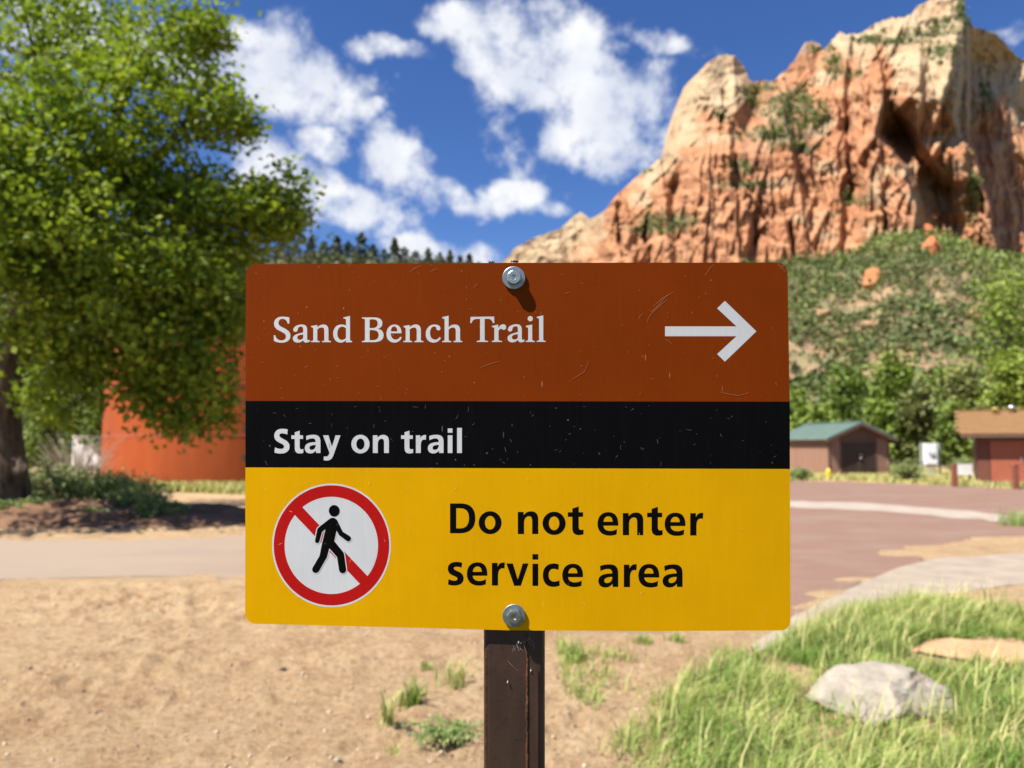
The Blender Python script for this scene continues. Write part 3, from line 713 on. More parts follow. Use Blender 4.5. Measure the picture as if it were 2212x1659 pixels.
# ------------------------------------------------------------------ bushes
def bush(name, x, ybase, wpx, hpx, lab, seed, m=None, n=1500, tint0=0., leaf=.12, per=20, Yo=None, up=.4):
    r = np.random.default_rng(seed); g = gnd(x, ybase) if Yo is None else Vector((at(x, 958, Yo).x, Yo, 0))
    sx = wpx/F22*g.y*.5; sz = hpx/F22*g.y
    root = empty(name, g, lab, 'bush', 'bushes beside the road')
    st = MB()
    for k in range(7):
        a = k*.9+seed; st.tube([(0, 0, -.02), (math.cos(a)*sx*.3, math.sin(a)*sx*.3, sz*.4), (math.cos(a)*sx*.6, math.sin(a)*sx*.6, sz*.75)], [.03, .02, .006], 5)
    st.obj('stem', M_BARK, root)
    lobes = [(np.array([math.cos(k*2.1)*sx*.45, math.sin(k*2.1)*sx*.4, sz*(.35+.08*(k % 3))]), np.array([sx*.55, sx*.5, sz*.42]), 1.) for k in range(6)]
    P, T, C = crown_points(lobes, n, r, clump=sx*.22, per=per)
    k = P[:, 2] > .02; P = P[k]; T = T[k]
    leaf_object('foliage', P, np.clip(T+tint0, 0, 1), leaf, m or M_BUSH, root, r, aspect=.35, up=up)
bush('round_bush', 1962, 1042, 78, 58, 'round grey green bush between shed and white cabinet', 1)
bush('round_bush', 2082, 1030, 66, 52, 'green bush behind the low white board', 2)
bush('round_bush', 1725, 1038, 56, 30, 'small bush at the sign edge left of the shed', 3)
bush('leafy_bush', 130, 1095, 190, 100, 'light green bush just right of the cottonwood trunk', 4, n=3600, leaf=.13, tint0=.1)
bush('leafy_bush', 262, 1098, 200, 88, 'wide green bush in front of the orange tank', 5, n=3600, leaf=.13)
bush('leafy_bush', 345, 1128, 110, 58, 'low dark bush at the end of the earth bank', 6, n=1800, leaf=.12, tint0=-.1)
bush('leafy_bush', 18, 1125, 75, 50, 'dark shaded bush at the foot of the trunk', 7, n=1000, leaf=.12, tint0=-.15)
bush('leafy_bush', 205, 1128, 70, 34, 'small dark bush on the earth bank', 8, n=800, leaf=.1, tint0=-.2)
bush('leafy_bush', 95, 1118, 120, 48, 'low green bush on the bank below the trunk', 9, n=1500, leaf=.12, tint0=.0)
bush('leafy_bush', 292, 1112, 120, 62, 'green bush on the bank, middle one', 10, n=1600, leaf=.12, tint0=.05)
def dry_bush(x, yb, wpx, hpx, lab, seed):
    r = np.random.default_rng(seed); g = gnd(x, yb); H = hpx/F22*g.y; Wm = wpx/F22*g.y*.5
    st = MB()
    for k in range(130):
        a = r.random()*6.28; q = r.random()**.5; h = H*(.5+.5*r.random())
        st.tube([(math.cos(a)*.1, math.sin(a)*.1, 0), (math.cos(a)*Wm*q*.5, math.sin(a)*Wm*q*.5, h*.6), (math.cos(a)*Wm*q*1.05, math.sin(a)*Wm*q*1.05, h)], [.012, .01, .004], 4, False)
    o = st.obj('dry_bush', simple('dry_stem', (.36, .30, .23), .9, .1, .2)); o.location = g
    tagit(o, lab, 'bush')
dry_bush(160, 1075, 190, 145, 'bare grey brown dry bush behind the green bushes', 5)

def build_bank():
    c = gnd(150, 1118); nx, ny = 90, 40
    X, Yg = np.meshgrid(np.linspace(-8, 4.2, nx), np.linspace(-2.2, 3.0, ny), indexing='ij')
    e = np.clip(1-np.abs((X+1.8)/6)**2.6, 0, 1)*np.clip(1-np.abs(Yg/2.1)**2.2, 0, 1)
    Z = e**.7*.32 + (fbm(X*1.5, Yg*1.5, 0, 4, 9)-.5)*.35*np.clip(e*2, 0, 1) - .02
    o = link('earth_bank', np_mesh('earth_bank', np.stack([X, Yg, Z], -1).reshape(-1, 3), grid_faces(nx, ny), M_BANK, True), None, c)
    tagit(o, 'low bank of red brown earth below the tree', kind='structure')
build_bank()

# ------------------------------------------------------------------ the big cottonwood at left
def build_cottonwood():
    r = np.random.default_rng(21); YT0 = 16.4; base = at(2, 958, YT0); base.z = 0
    root = empty('cottonwood_tree', base, 'big leafy cottonwood tree filling the left side', 'tree')
    B = np.array(base)
    def loc(x, y, dy=0.): return np.array(at(x, y, YT0+dy))-B
    tp = [(-18,1135),(-8,1095),(0,1050),(2,1000),(2,940),(6,880),(14,820),(30,760),(48,700),(66,640)]
    pts = [loc(*p) for p in tp]; pts[0][2] = -.15
    rad = [.72, .60, .54, .45, .37, .34, .33, .33, .34, .36]
    mb = MB(); mb.tube(pts, rad, 18, True)
    V = np.array(mb.v)
    n = (fbm(V[:, 0]*3, V[:, 1]*3, V[:, 2]*1.2, 4, 6)-.5)*.22
    ctr = np.repeat(np.array(pts), 18, 0); d = V-ctr; d /= np.linalg.norm(d, axis=1)[:, None]+1e-6
    mb.v = [tuple(p) for p in V + d*n[:, None]]
    mb.obj('trunk', M_BARK, root, True)
    kn = rocky('knot', Vector(loc(42, 1010, -.2)), (.2, .2, .26), M_BARK, 9, 3, .3, parent=root)
    Ls = [(60,110,200,150,0.5,1.5),(-160,260,230,260,0,.6),(-120,420,200,150,-3.2,.8),(-330,300,230,200,-2.5,.7),(-420,520,220,180,-1.5,.6),(-240,560,160,130,-3.6,.6),(-60,250,160,120,-3,.6),(200,62,150,85,1,1.1),(330,85,125,80,-.5,1),(425,52,45,48,0,.35),(445,78,30,30,0,.15),(250,225,180,110,-1,1.5),(420,240,110,72,0,.8),(495,250,58,52,-.5,.35),(528,270,28,28,-.5,.1),
          (100,330,180,120,-1.5,1.3),(250,400,145,90,0,1),(310,335,95,55,0,.6),(400,395,70,40,.3,.35),(370,455,120,65,.5,.9),(515,445,110,55,0,.75),(610,425,46,48,-.3,.3),(640,398,22,30,-.3,.1),(645,455,22,30,-.3,.1),(590,490,60,38,0,.3),(455,545,105,70,.5,.9),(150,520,180,110,-2,1.2),
          (300,600,165,90,-1,1.1),(430,640,105,100,-.5,1),(490,690,42,80,0,.4),(220,710,160,90,-1.5,1.1),(375,765,115,75,-.5,.9),(450,820,60,60,-.5,.4),(330,850,70,42,-.5,.4),(385,905,60,34,-.5,.28),(455,890,45,34,-.5,.22),(130,810,70,85,-1,.55),(135,890,40,40,-1,.12),
          (-110,560,200,200,0,.6),(30,440,110,110,-2,.7),(260,820,60,40,-.8,.25),(40,560,80,60,-2.2,.4)]
    Ls = [(x, y, rx, ry, dy, w*(.6 if y < 300 and x > -60 else 1.)) for (x, y, rx, ry, dy, w) in Ls]
    lobes = []
    m = YT0/F22
    for (x, y, rx, ry, dy, w) in Ls:
        lobes.append((loc(x, y, dy), np.array([rx*m, min(2.6, .8*(rx+ry)*.5*m+.5), ry*m]), w))
    P, T, C = crown_points(lobes, 56000, r, clump=.46, per=50, shell=.38)
    leaf_object('crown', P, T, .15, M_LEAF, root, r, aspect=.72, up=.25, drop=.3)
    fork = pts[-1]; mid = pts[-2]
    br = [(60,110,.5,.17),(-160,260,0,.2),(330,85,-.5,.15),(420,240,0,.14),(250,225,-1,.16),(515,445,0,.13),(590,470,0,.1),(370,455,.5,.12),(430,640,-.5,.13),(375,765,-.5,.1),(150,520,-2,.12),(220,710,-1.5,.11),(440,850,-.5,.06),(385,900,-.5,.05),(130,830,-1,.06)]
    for i, (x, y, dy, rr) in enumerate(br):
        e = loc(x, y, dy); s = fork if e[2] > fork[2] else (fork*.6+mid*.4)
        j1 = s+(e-s)*.35 + np.array([r.normal()*.25, r.normal()*.25, .55]); j2 = s+(e-s)*.7 + np.array([r.normal()*.3, r.normal()*.3, .45])
        mb = MB(); mb.tube([s, j1, j2, e], [rr*1.25, rr, rr*.7, .02], 8)
        near = C[np.argsort(np.linalg.norm(C-e, axis=1))[:14]]
        for c in near[::2]:
            q = j2+(e-j2)*r.random(); mb.tube([q, (q+c)*.5+np.array([0, 0, .12]), c], [rr*.3, rr*.2, .008], 5, False)
        mb.obj('branch', M_BARK, root, True)
build_cottonwood()

# ------------------------------------------------------------------ orange tank
M_TANK = mat('orange_tank_paint', lambda g: g.bsdf(g.mix(g.mul(g.rmp(g.noise(2.5, 5, .7, None, (1, 1, .08)), .52, .7), .5), g.mix(g.rmp(g.noise(1.2, 5, .6, None, (1, 1, .25)), .35, .7), (.30, .056, .009), (.35, .072, .013)), (.20, .042, .012)), .6, .25))
M_TANK2 = simple('faded_tank_paint', (.34, .085, .035), .55, .35, .1)
M_DARK = simple('dark_iron', (.03, .028, .026), .6, .4, .2)
def build_tank():
    Yc = 33.0; c = at(545, 958, Yc); R = 5.75; H = 5.9
    root = empty('water_tank', (c.x, c.y, 0), 'big round orange steel water tank behind the tree', 'tank')
    MB().lathe([(R, 0), (R, H)], 96, (0, 0, 0), False).obj('shell', M_TANK, root, True)
    MB().lathe([(R+.12, H), (R+.12, H+.12), (.4, H+1.0), (.05, H+1.02)], 96).obj('roof', M_TANK, root)
    MB().lathe([(R+.05, 0), (R+.22, .0), (R+.22, .06), (R+.05, .06)], 96).obj('base_ring', M_CONC, root)
    for z in (1.85, 3.75):
        mb = MB(); mb.lathe([(R+.003, z-.05), (R+.012, z-.05), (R+.012, z+.05), (R+.003, z+.05)], 96, (0, 0, 0), False); mb.obj('weld_seam', M_TANK2, root)
    a = -math.pi/2+.30
    for z in (1.05, 2.05, 3.05):
        x = math.cos(a)*(R+.2); y = math.sin(a)*(R+.2)
        MB().box(x-.13, x+.16, y-.1, y+.28, z-.11, z+.11).obj('bracket', M_DARK, root)
    x = math.cos(a)*(R+.3)+.35; y = math.sin(a)*(R+.3)
    MB().tube([(x, y, .3), (x, y, 4.6)], [.06, .06], 8).obj('level_pipe', M_DARK, root)
build_tank()
M_WHITE = simple('white_paint', (.82, .83, .83), .5, .4, .06)
wb = at(206, 960, 40); mb = MB()
mb.box(-.9, .9, -.5, .5, .35, 1.9).box(-.95, .95, -.55, .55, 1.9, 1.98)
for sx in (-1, 1): mb.box(sx*.8-.06, sx*.8+.06, -.4, .4, 0, .35)
o = mb.obj('utility_box', M_WHITE); o.location = (wb.x, wb.y, 0); tagit(o, 'white metal box just left of the orange tank', 'box')

# ------------------------------------------------------------------ shed with the green roof
M_SIDING = simple('brown_siding', (.31, .175, .115), .7, .25, .1, 3)
M_FASCIA = simple('dark_brown_trim', (.13, .072, .053), .7, .25, .1, 3)
M_GREENROOF = simple('green_metal_roof', (.13, .19, .155), .45, .4, .1, 1.5)
M_DOOR = simple('dark_brown_door', (.045, .03, .022), .6, .3, .15, 2)
M_STEEL = simple('galvanised_steel', (.62, .64, .63), .35, .5, .12, 30, .9)
def build_shed():
    fl = at(1789, 958, 37.0); ang = math.radians(10)
    root = empty('storage_shed', (fl.x, fl.y, 0), 'small brown storage shed with green metal roof', 'shed', None, (0, 0, ang))
    Wd, Dp, He, Hr = 3.25, 4.4, 1.86, 2.55        # x: along the front, y: depth
    MB().box(-.04, Wd+.04, -.04, Dp, 0, .07).obj('slab', M_CONC, root)
    MB().prism([(0.03, .07), (Wd-.03, .07), (Wd-.03, He), (Wd/2, Hr-.06), (.03, He)], 1, .03, Dp-.03).obj('wall', M_FASCIA, root)
    d0, d1, dh = .68, 2.52, 1.62
    n = 13; ph = (He-.07)/n
    side = MB().prism([(0, 0), (-.06, 0), (-.012, ph), (0, ph)], 1, 0, Dp).mesh('plank', M_SIDING)
    def fp(w): return MB().prism([(0, 0), (-.06, 0), (-.012, ph), (0, ph)], 0, 0, w).mesh('plank', M_SIDING)
    fL, fR = fp(d0-.08), fp(Wd-d1-.08)
    for k in range(n):
        z = .07+k*ph
        link('plank', side, root, (.03, 0, z)); 
        link('plank', fL, root, (0, .03, z)); link('plank', fR, root, (d1+.08, .03, z))
    for x in (-.02, Wd-.06): MB().box(x, x+.08, -.045, .03, .07, He).obj('corner_board', M_FASCIA, root)
    dr = MB().box(d0, d1, -.012, .02, .07, dh).obj('door', M_DOOR, root)
    MB().box((d0+d1)/2-.012, (d0+d1)/2+.012, -.03, -.012, .07, dh).obj('door_seam', M_FASCIA, dr)
    for z in (.82, .98): MB().lathe([(.02, 0), (.055, .01), (.055, .03), (.02, .045)], 14, ((d0+d1)/2+.1, -.05, z)).obj('door_latch', M_STEEL, dr, True)
    for (x0, x1) in ((d0-.08, d0), (d1, d1+.08)): MB().box(x0, x1, -.035, .02, .07, dh).obj('door_jamb', M_FASCIA, root)
    MB().box(d0-.08, d1+.08, -.035, .02, dh, dh+.08).obj('door_header', M_FASCIA, root)
    sl = (Hr-He)/(Wd/2); o_ = .28
    for s in (0, 1):
        a = [(-o_, He-sl*o_), (Wd/2, Hr), (Wd/2, Hr+.06), (-o_, He-sl*o_+.06)]
        if s: a = [(Wd-x, z) for x, z in a]
        rf = MB().prism(a, 1, -.35, Dp+.3).obj('roof_slope', M_GREENROOF, root)
        for k in range(11):
            y = -.33+k*.47
            b = [(-o_, He-sl*o_+.062), (Wd/2, Hr+.062), (Wd/2, Hr+.095), (-o_, He-sl*o_+.095)]
            if s: b = [(Wd-x, z) for x, z in b]
            MB().prism(b, 1, y, y+.035).obj('roof_rib', M_GREENROOF, rf)
        f = [(-o_, He-sl*o_-.13), (Wd/2, Hr-.13), (Wd/2, Hr-.003), (-o_, He-sl*o_-.003)]
        if s: f = [(Wd-x, z) for x, z in f]
        MB().prism(f, 1, -.34, -.30).obj('fascia', M_FASCIA, root)
    MB().box(Wd/2-.08, Wd/2+.08, -.36, Dp+.3, Hr+.07, Hr+.12).obj('ridge_cap', M_GREENROOF, root)
build_shed()

# ------------------------------------------------------------------ brown building at the right edge
M_SHINGLE = simple('cedar_shingle', (.24, .135, .062), .9, .1, .3, 2.5)
M_REDWALL = simple('red_brown_wall', (.135, .048, .03), .65, .3, .12, 2)
M_REDDOOR = simple('rust_red_door', (.30, .085, .045), .55, .35, .1, 2)
def build_hut():
    c = at(2108, 958, 29.5); ang = math.atan2(-.5, .87)
    root = empty('restroom_building', (c.x, c.y, 0), 'red brown hut with tan shingle roof at right edge', 'building', None, (0, 0, ang))
    L, Dp, He, Hr = 6.0, 4.0, 2.08, 2.84
    MB().box(-.12, L, -.25, Dp, 0, .1).obj('foundation', M_CONC, root)
    MB().prism([(0, .1), (Dp, .1), (Dp, He), (Dp/2, Hr-.1), (0, He)], 0, 0, L).obj('wall', M_REDWALL, root)
    for x0, x1 in ((.02, .42), (1.62, 2.0), (2.05, 2.6)): MB().box(x0, x1, -.02, .0, .1, 1.68).obj('wall_panel', M_REDWALL, root)
    for x0 in (.46, 2.66):
        d = MB().box(x0, x0+1.12, -.03, 0, .12, 1.66).obj('door', M_REDDOOR, root)
        MB().tube([(x0+.98, -.06, .85), (x0+.98, -.06, 1.05)], [.02, .02], 8).obj('door_handle', M_STEEL, d)
    MB().box(0, L, -.05, 0, 1.68, 1.76).obj('lintel', M_FASCIA, root)
    sl = (Hr-He)/(Dp/2); ov = .5
    MB().prism([(-ov, He-sl*ov-.02), (Dp/2, Hr-.02), (Dp+ov, He-sl*ov-.02), (Dp+ov, He-sl*ov+.04), (Dp/2, Hr+.04), (-ov, He-sl*ov+.04)], 0, -.5, L+.4).obj('roof_deck', M_FASCIA, root)
    MB().box(-.5, L+.4, -ov-.04, -ov-.004, He-sl*ov-.1, He-sl*ov+.06).obj('fascia', M_FASCIA, root)
    nr = 10; r = random.Random(4)
    w = .3
    for row in range(nr):
        y0 = -ov-.06 + row*(Dp/2+ov)/nr; z0 = He + sl*y0 + .05
        x = -.53 - (row % 2)*.13
        me = {}
        while x < 3.4:
            ww = w*(.7+.6*r.random()); th = .022+.012*r.random()
            dy = (Dp/2+ov)/nr*1.22
            link('shingle', MB().prism([(0, .0), (dy, sl*dy), (dy, sl*dy+.008), (0, th+.004)], 0, 0, ww-.012).mesh('shingle', M_SHINGLE), root, (x, y0, z0+r.random()*.006))
            x += ww
    MB().box(-.53, L+.4, Dp/2-.1, Dp/2+.1, Hr+.07, Hr+.11).obj('ridge_cap', M_SHINGLE, root)
    MB().lathe([(.08, 0), (.08, .2), (.13, .2), (.13, .25), (.02, .29)], 14, (.75, 1.55, Hr-.12)).obj('vent_pipe', simple('yellow_cap', (.5, .4, .12), .6, .3), root, True)
    MB().lathe([(.07, 0), (.07, .22), (.15, .22), (.15, .3), (.02, .35)], 14, (1.32, 1.7, Hr-.1)).obj('vent_cap', M_STEEL, root, True)
build_hut()

# ------------------------------------------------------------------ small things by the road
def build_hydrant():
    g = gnd(1790, 1036); m = simple('yellow_hydrant_paint', (.72, .55, .04), .45, .4, .08)
    root = empty('fire_hydrant', g, 'small yellow fire hydrant in front of the shed', 'hydrant'); root.scale = (.7, .7, .7)
    MB().lathe([(.15, 0), (.15, .05), (.1, .06), (.1, .46), (.14, .47), (.14, .51), (.12, .52), (.11, .6), (.06, .67), (.02, .69)], 20).obj('barrel', m, root, True)
    MB().tube([(-.2, 0, .36), (.2, 0, .36)], [.055, .055], 12).obj('side_outlet', m, root)
    MB().tube([(0, -.2, .33), (0, 0, .33)], [.075, .075], 12).obj('front_outlet', m, root)
    MB().lathe([(.03, .69), (.03, .74)], 5).obj('top_nut', m, root)
build_hydrant()
def build_cabinet():
    g = gnd(2010, 1030); m = simple('grey_post_steel', (.38, .42, .40), .5, .4, .1, 4, .3)
    root = empty('utility_cabinet', g, 'white electrical cabinet on grey posts beside the round bush', 'cabinet')
    s = g.y/F22
    for x in (-19, 21): MB().box(x*s-.03, x*s+.03, -.03, .03, 0, 73*s).obj('post', m, root)
    for z in (24, 66): MB().box(-19*s+.03, 21*s-.03, .005, .03, z*s, z*s+.05).obj('rail', m, root)
    b = MB().box(-14*s, 12*s, -.2, .0, 26*s, 72*s).obj('cabinet_box', M_WHITE, root)
    MB().box(-12.6*s, 10.6*s, -.215, -.202, 28*s, 70.5*s).obj('cabinet_door', M_WHITE, b)
    mb = MB(); pts = [(math.cos(a)*5*s, -.25, 50*s+math.sin(a)*5*s) for a in np.linspace(math.radians(-200), math.radians(20), 12)]
    mb.tube(pts, [.028]*12, 6); mb.obj('cable_loop', M_DARK, b)
    for x in (-8, -3, 2, 7): MB().tube([(x*s, -.1, 0), (x*s, -.1, 26*s)], [.025, .025], 8).obj('conduit', m, root)
build_cabinet()
def build_board():
    g = gnd(2083, 1040); s = g.y/F22
    root = empty('low_board', g, 'low white board on short legs beside the brown bollard', 'board')
    MB().box(-18*s, 18*s, -.03, .03, 14*s, 37*s).obj('panel', M_WHITE, root)
    for x in (-14, 14): MB().box(x*s-.03, x*s+.03, .035, .085, 0, 34*s).obj('leg', M_FASCIA, root)
build_board()
def bollard(x, yb, hpx, lab):
    g = gnd(x, yb); s = g.y/F22; h = hpx*s; m = simple('rusty_bollard', (.22, .075, .045), .7, .3, .15, 6)
    root = empty('bollard', g, lab, 'bollard', 'brown bollards by the hut')
    MB().box(-.075, .075, -.075, .075, -.02, h).obj('post', m, root)
    MB().prism([(-.085, h), (.085, h), (.06, h+.05), (-.06, h+.05)], 1, -.085, .085).obj('cap', m, root)
bollard(2063, 1052, 46, 'brown post just left of the low white board')
bollard(2195, 1057, 50, 'brown post in front of the red hut doors')

# ------------------------------------------------------------------ grass
def blades(name, P, H, m, label, cat, seed, lean=.45, width=.006, tint=None, parent=None, kind='stuff'):
    r = np.random.default_rng(seed); n = len(P)
    if label and kind == 'stuff': P = P + np.stack([0*P[:, 0], 0*P[:, 0], ground_z(P[:, 0], P[:, 1])-.004], -1)
    a = r.random(n)*2*math.pi; ln = lean*(.3+.9*r.random(n))
    d = np.stack([np.cos(a), np.sin(a), 0*a], -1); d += np.array([.25, -.1, 0])
    side = np.stack([-np.sin(a+r.normal(size=n)*.6), np.cos(a), 0*a], -1)
    w = (width*(.6+.9*r.random(n)))[:, None]
    H = np.asarray(H).reshape(-1, 1)
    up = np.array([0, 0, 1.])
    p1 = P + up*H*.5 + d*H*(ln[:, None]*.25); p2 = P + up*H*(1-.35*ln[:, None]) + d*H*ln[:, None]*.8
    V = np.stack([P-side*w, P+side*w, p1+side*w*.9, p1-side*w*.9, p2+side*w*.25, p2-side*w*.25], 1).reshape(-1, 3)
    k = np.arange(n)[:, None]*6
    F = np.concatenate([k+np.array([[0, 1, 2, 3]]), k+np.array([[3, 2, 4, 5]])], 0)
    if tint is None: tint = r.random(n)
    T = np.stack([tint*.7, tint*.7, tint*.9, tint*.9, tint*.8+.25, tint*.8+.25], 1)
    o = link(name, np_mesh(name, V, F, m, False, {'tint': np.clip(T, 0, 1).reshape(-1)}), parent)
    if label: tagit(o, label, cat, kind=kind)
    return o
def in_poly(x, y, poly):
    poly = np.array(poly); ins = np.zeros(len(x), bool); j = len(poly)-1
    for i in range(len(poly)):
        xi, yi = poly[i]; xj, yj = poly[j]
        c = ((yi > y) != (yj > y)) & (x < (xj-xi)*(y-yi)/(yj-yi+1e-12)+xi); ins ^= c; j = i
    return ins
def to_px(P):
    X = P[:, 0]; Yv = P[:, 1]; Z = P[:, 2]-CH
    f = Yv*math.cos(PITCH)+Z*math.sin(PITCH); u = -Yv*math.sin(PITCH)+Z*math.cos(PITCH)
    return CX+F22*X/f, CY-F22*u/f
ROCKP = gnd(1905, 1545)
def build_grass():
    r = np.random.default_rng(77)
    patch = [tuple(gnd(*p)[:2]) for p in ((1640,1415),(1740,1362),(1800,1335),(1960,1310),(2120,1312),(2260,1330),(2900,1340),(2900,1900),(1290,1900),(1300,1700),(1330,1600),(1420,1510),(1540,1450))]
    M_ = 330000
    pts = np.stack([r.random(M_)*9-.5, 1.6+r.random(M_)*6, np.zeros(M_)], -1)
    ok = in_poly(pts[:, 0], pts[:, 1], patch)
    edge = fbm(pts[:, 0]*1.3, pts[:, 1]*1.3, 0, 3, 15); cl = fbm(pts[:, 0]*6, pts[:, 1]*6, 0, 3, 16)
    gx, gy = to_px(pts)
    dens = np.clip((edge-.24)*4.8, 0.06, 1)*np.clip((gx-1300)/430, .04, 1)*np.clip((cl-.26)*4.5, .2, 1)
    bare = ((pts[:, 0]-gnd(2170,1420).x)/.75)**2 + ((pts[:, 1]-gnd(2170,1420).y)/.42)**2 < 1       # the slab lies free
    rk = ((pts[:, 0]-ROCKP.x)/.36)**2+((pts[:, 1]-ROCKP.y-.14)/.2)**2 < 1
    ok &= (r.random(len(pts)) < dens) & ~bare & ~rk
    P = pts[ok]; n = len(P)
    t = np.clip(.18+1.3*(fbm(P[:, 0]*2.2, P[:, 1]*2.2, 0, 3, 19)-.3) + .35*(r.random(n)-.4), 0, 1)
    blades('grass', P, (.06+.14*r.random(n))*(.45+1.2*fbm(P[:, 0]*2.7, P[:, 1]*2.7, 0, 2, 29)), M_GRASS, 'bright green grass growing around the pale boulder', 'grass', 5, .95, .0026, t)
    k = r.random(n) < .045
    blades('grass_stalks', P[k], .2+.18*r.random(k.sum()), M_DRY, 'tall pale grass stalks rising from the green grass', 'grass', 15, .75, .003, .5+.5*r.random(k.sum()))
    # thin, drier grass at the edge of the patch towards the post
    thin = [tuple(gnd(*p)[:2]) for p in ((1200,1395),(1300,1400),(1420,1440),(1560,1410),(1660,1400),(1600,1520),(1520,1620),(1600,1900),(1180,1900),(1290,1640),(1210,1480))]
    pts = np.stack([r.random(60000)*4-1, 2+r.random(60000)*5, np.zeros(60000)], -1)
    cl = fbm(pts[:, 0]*3.2, pts[:, 1]*3.2, 0, 3, 23)
    ok = in_poly(pts[:, 0], pts[:, 1], thin) & (r.random(60000) < np.clip((cl-.5)*3.2, 0, .4))
    P = pts[ok]; n = len(P)
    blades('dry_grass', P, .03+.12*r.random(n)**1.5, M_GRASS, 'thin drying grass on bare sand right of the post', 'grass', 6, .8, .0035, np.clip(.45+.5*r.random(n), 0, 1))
    # verge in front of the shed and hut
    verge = [tuple(gnd(*p)[:2]) for p in ((1600,1043),(1800,1038),(2000,1047),(2130,1054),(2700,1072),(2700,1030),(2100,1030),(1990,1012),(1600,1010))]
    pts = np.stack([8+r.random(60000)*30, 22+r.random(60000)*28, np.zeros(60000)], -1)
    ok = in_poly(pts[:, 0], pts[:, 1], verge); P = pts[ok]; n = len(P)
    blades('verge_grass', P, .08+.16*r.random(n), M_DRY, 'yellow green grass verge in front of the shed', 'grass', 7, .5, .03)
    v2 = [tuple(gnd(*p)[:2]) for p in ((330,1062),(560,1070),(900,1066),(900,1052),(560,1052),(330,1050))]
    pts = np.stack([-20+r.random(60000)*20, 20+r.random(60000)*10, np.zeros(60000)], -1)
    ok = in_poly(pts[:, 0], pts[:, 1], v2); P = pts[ok]; n = len(P)
    blades('tank_grass', P, .12+.2*r.random(n), M_DRY, 'strip of yellow green grass at the foot of the orange tank', 'grass', 8, .5, .03)
build_grass()
def tuft(x, yb, wpx, hpx, n, lab, seed, m=None, lean=.7):
    r = np.random.default_rng(seed); g = gnd(x, yb); s = g.y/F22
    P = np.stack([r.normal(size=n)*wpx*s*.22, r.normal(size=n)*wpx*s*.22, 0*r.random(n)-.01], -1)
    g.z = float(ground_z(g.x, g.y))
    o = blades('grass_tuft', P, hpx*s*(.5+.8*r.random(n)), m or M_GRASS, None, None, seed, lean, .004, .1+.6*r.random(n)); o.location = g
    tagit(o, lab, 'grass tuft', 'grass tufts on the sand')
tuft(890, 1525, 60, 62, 90, 'upright green grass tuft on sand left of the post', 1)
tuft(835, 1585, 40, 70, 40, 'dry thin grass tuft left of the green weed', 2, M_DRY)
tuft(985, 1480, 70, 60, 70, 'drying grass tuft close to the left of the post', 3, M_DRY)
tuft(1240, 1420, 70, 55, 120, 'green grass tuft just right of the post under the sign', 4)
tuft(920, 1440, 30, 18, 30, 'tiny green sprout on sand below the sign', 5)
tuft(1385, 1392, 50, 24, 60, 'low green tuft under the right half of the sign', 6)
tuft(1465, 1390, 50, 22, 60, 'low green tuft under the sign, farther right', 7)
tuft(850, 1635, 30, 22, 25, 'small pale tuft at the lower left of the weed', 8, M_DRY)
tuft(2195, 1135, 90, 40, 220, 'bushy green tuft at right edge beside the road', 9)
def weed():
    r = np.random.default_rng(9); g = gnd(958, 1605); s = g.y/F22; g.z = float(ground_z(g.x, g.y))
    root = empty('weed_plant', g, 'low spreading grey green weed on sand left of the post', 'plant')
    mb = MB(); P = []
    for k in range(26):
        a = r.random()*6.28; L = (35+75*r.random())*s; p = [np.array([math.cos(a)*L*t, math.sin(a)*L*t*1.1, .01+.055*math.sin(t*2.4)*(.5+r.random()*.7)]) for t in np.linspace(0, 1, 6)]
        mb.tube(p, [.004, .004, .0035, .003, .002, .001], 4, False)
        for q in range(34):
            t = r.random(); i = min(4, int(t*5)); b = p[i]+(p[i+1]-p[i])*(t*5-i); P.append(b+r.normal(size=3)*np.array([.018, .018, .012]))
    mb.obj('stem', M_WEED, root)
    P = np.array(P); P[:, 2] = np.maximum(P[:, 2], .008)
    leaf_object('foliage', P, r.random(len(P)), .036, M_WEED, root, r, aspect=.24, up=.2)
weed()

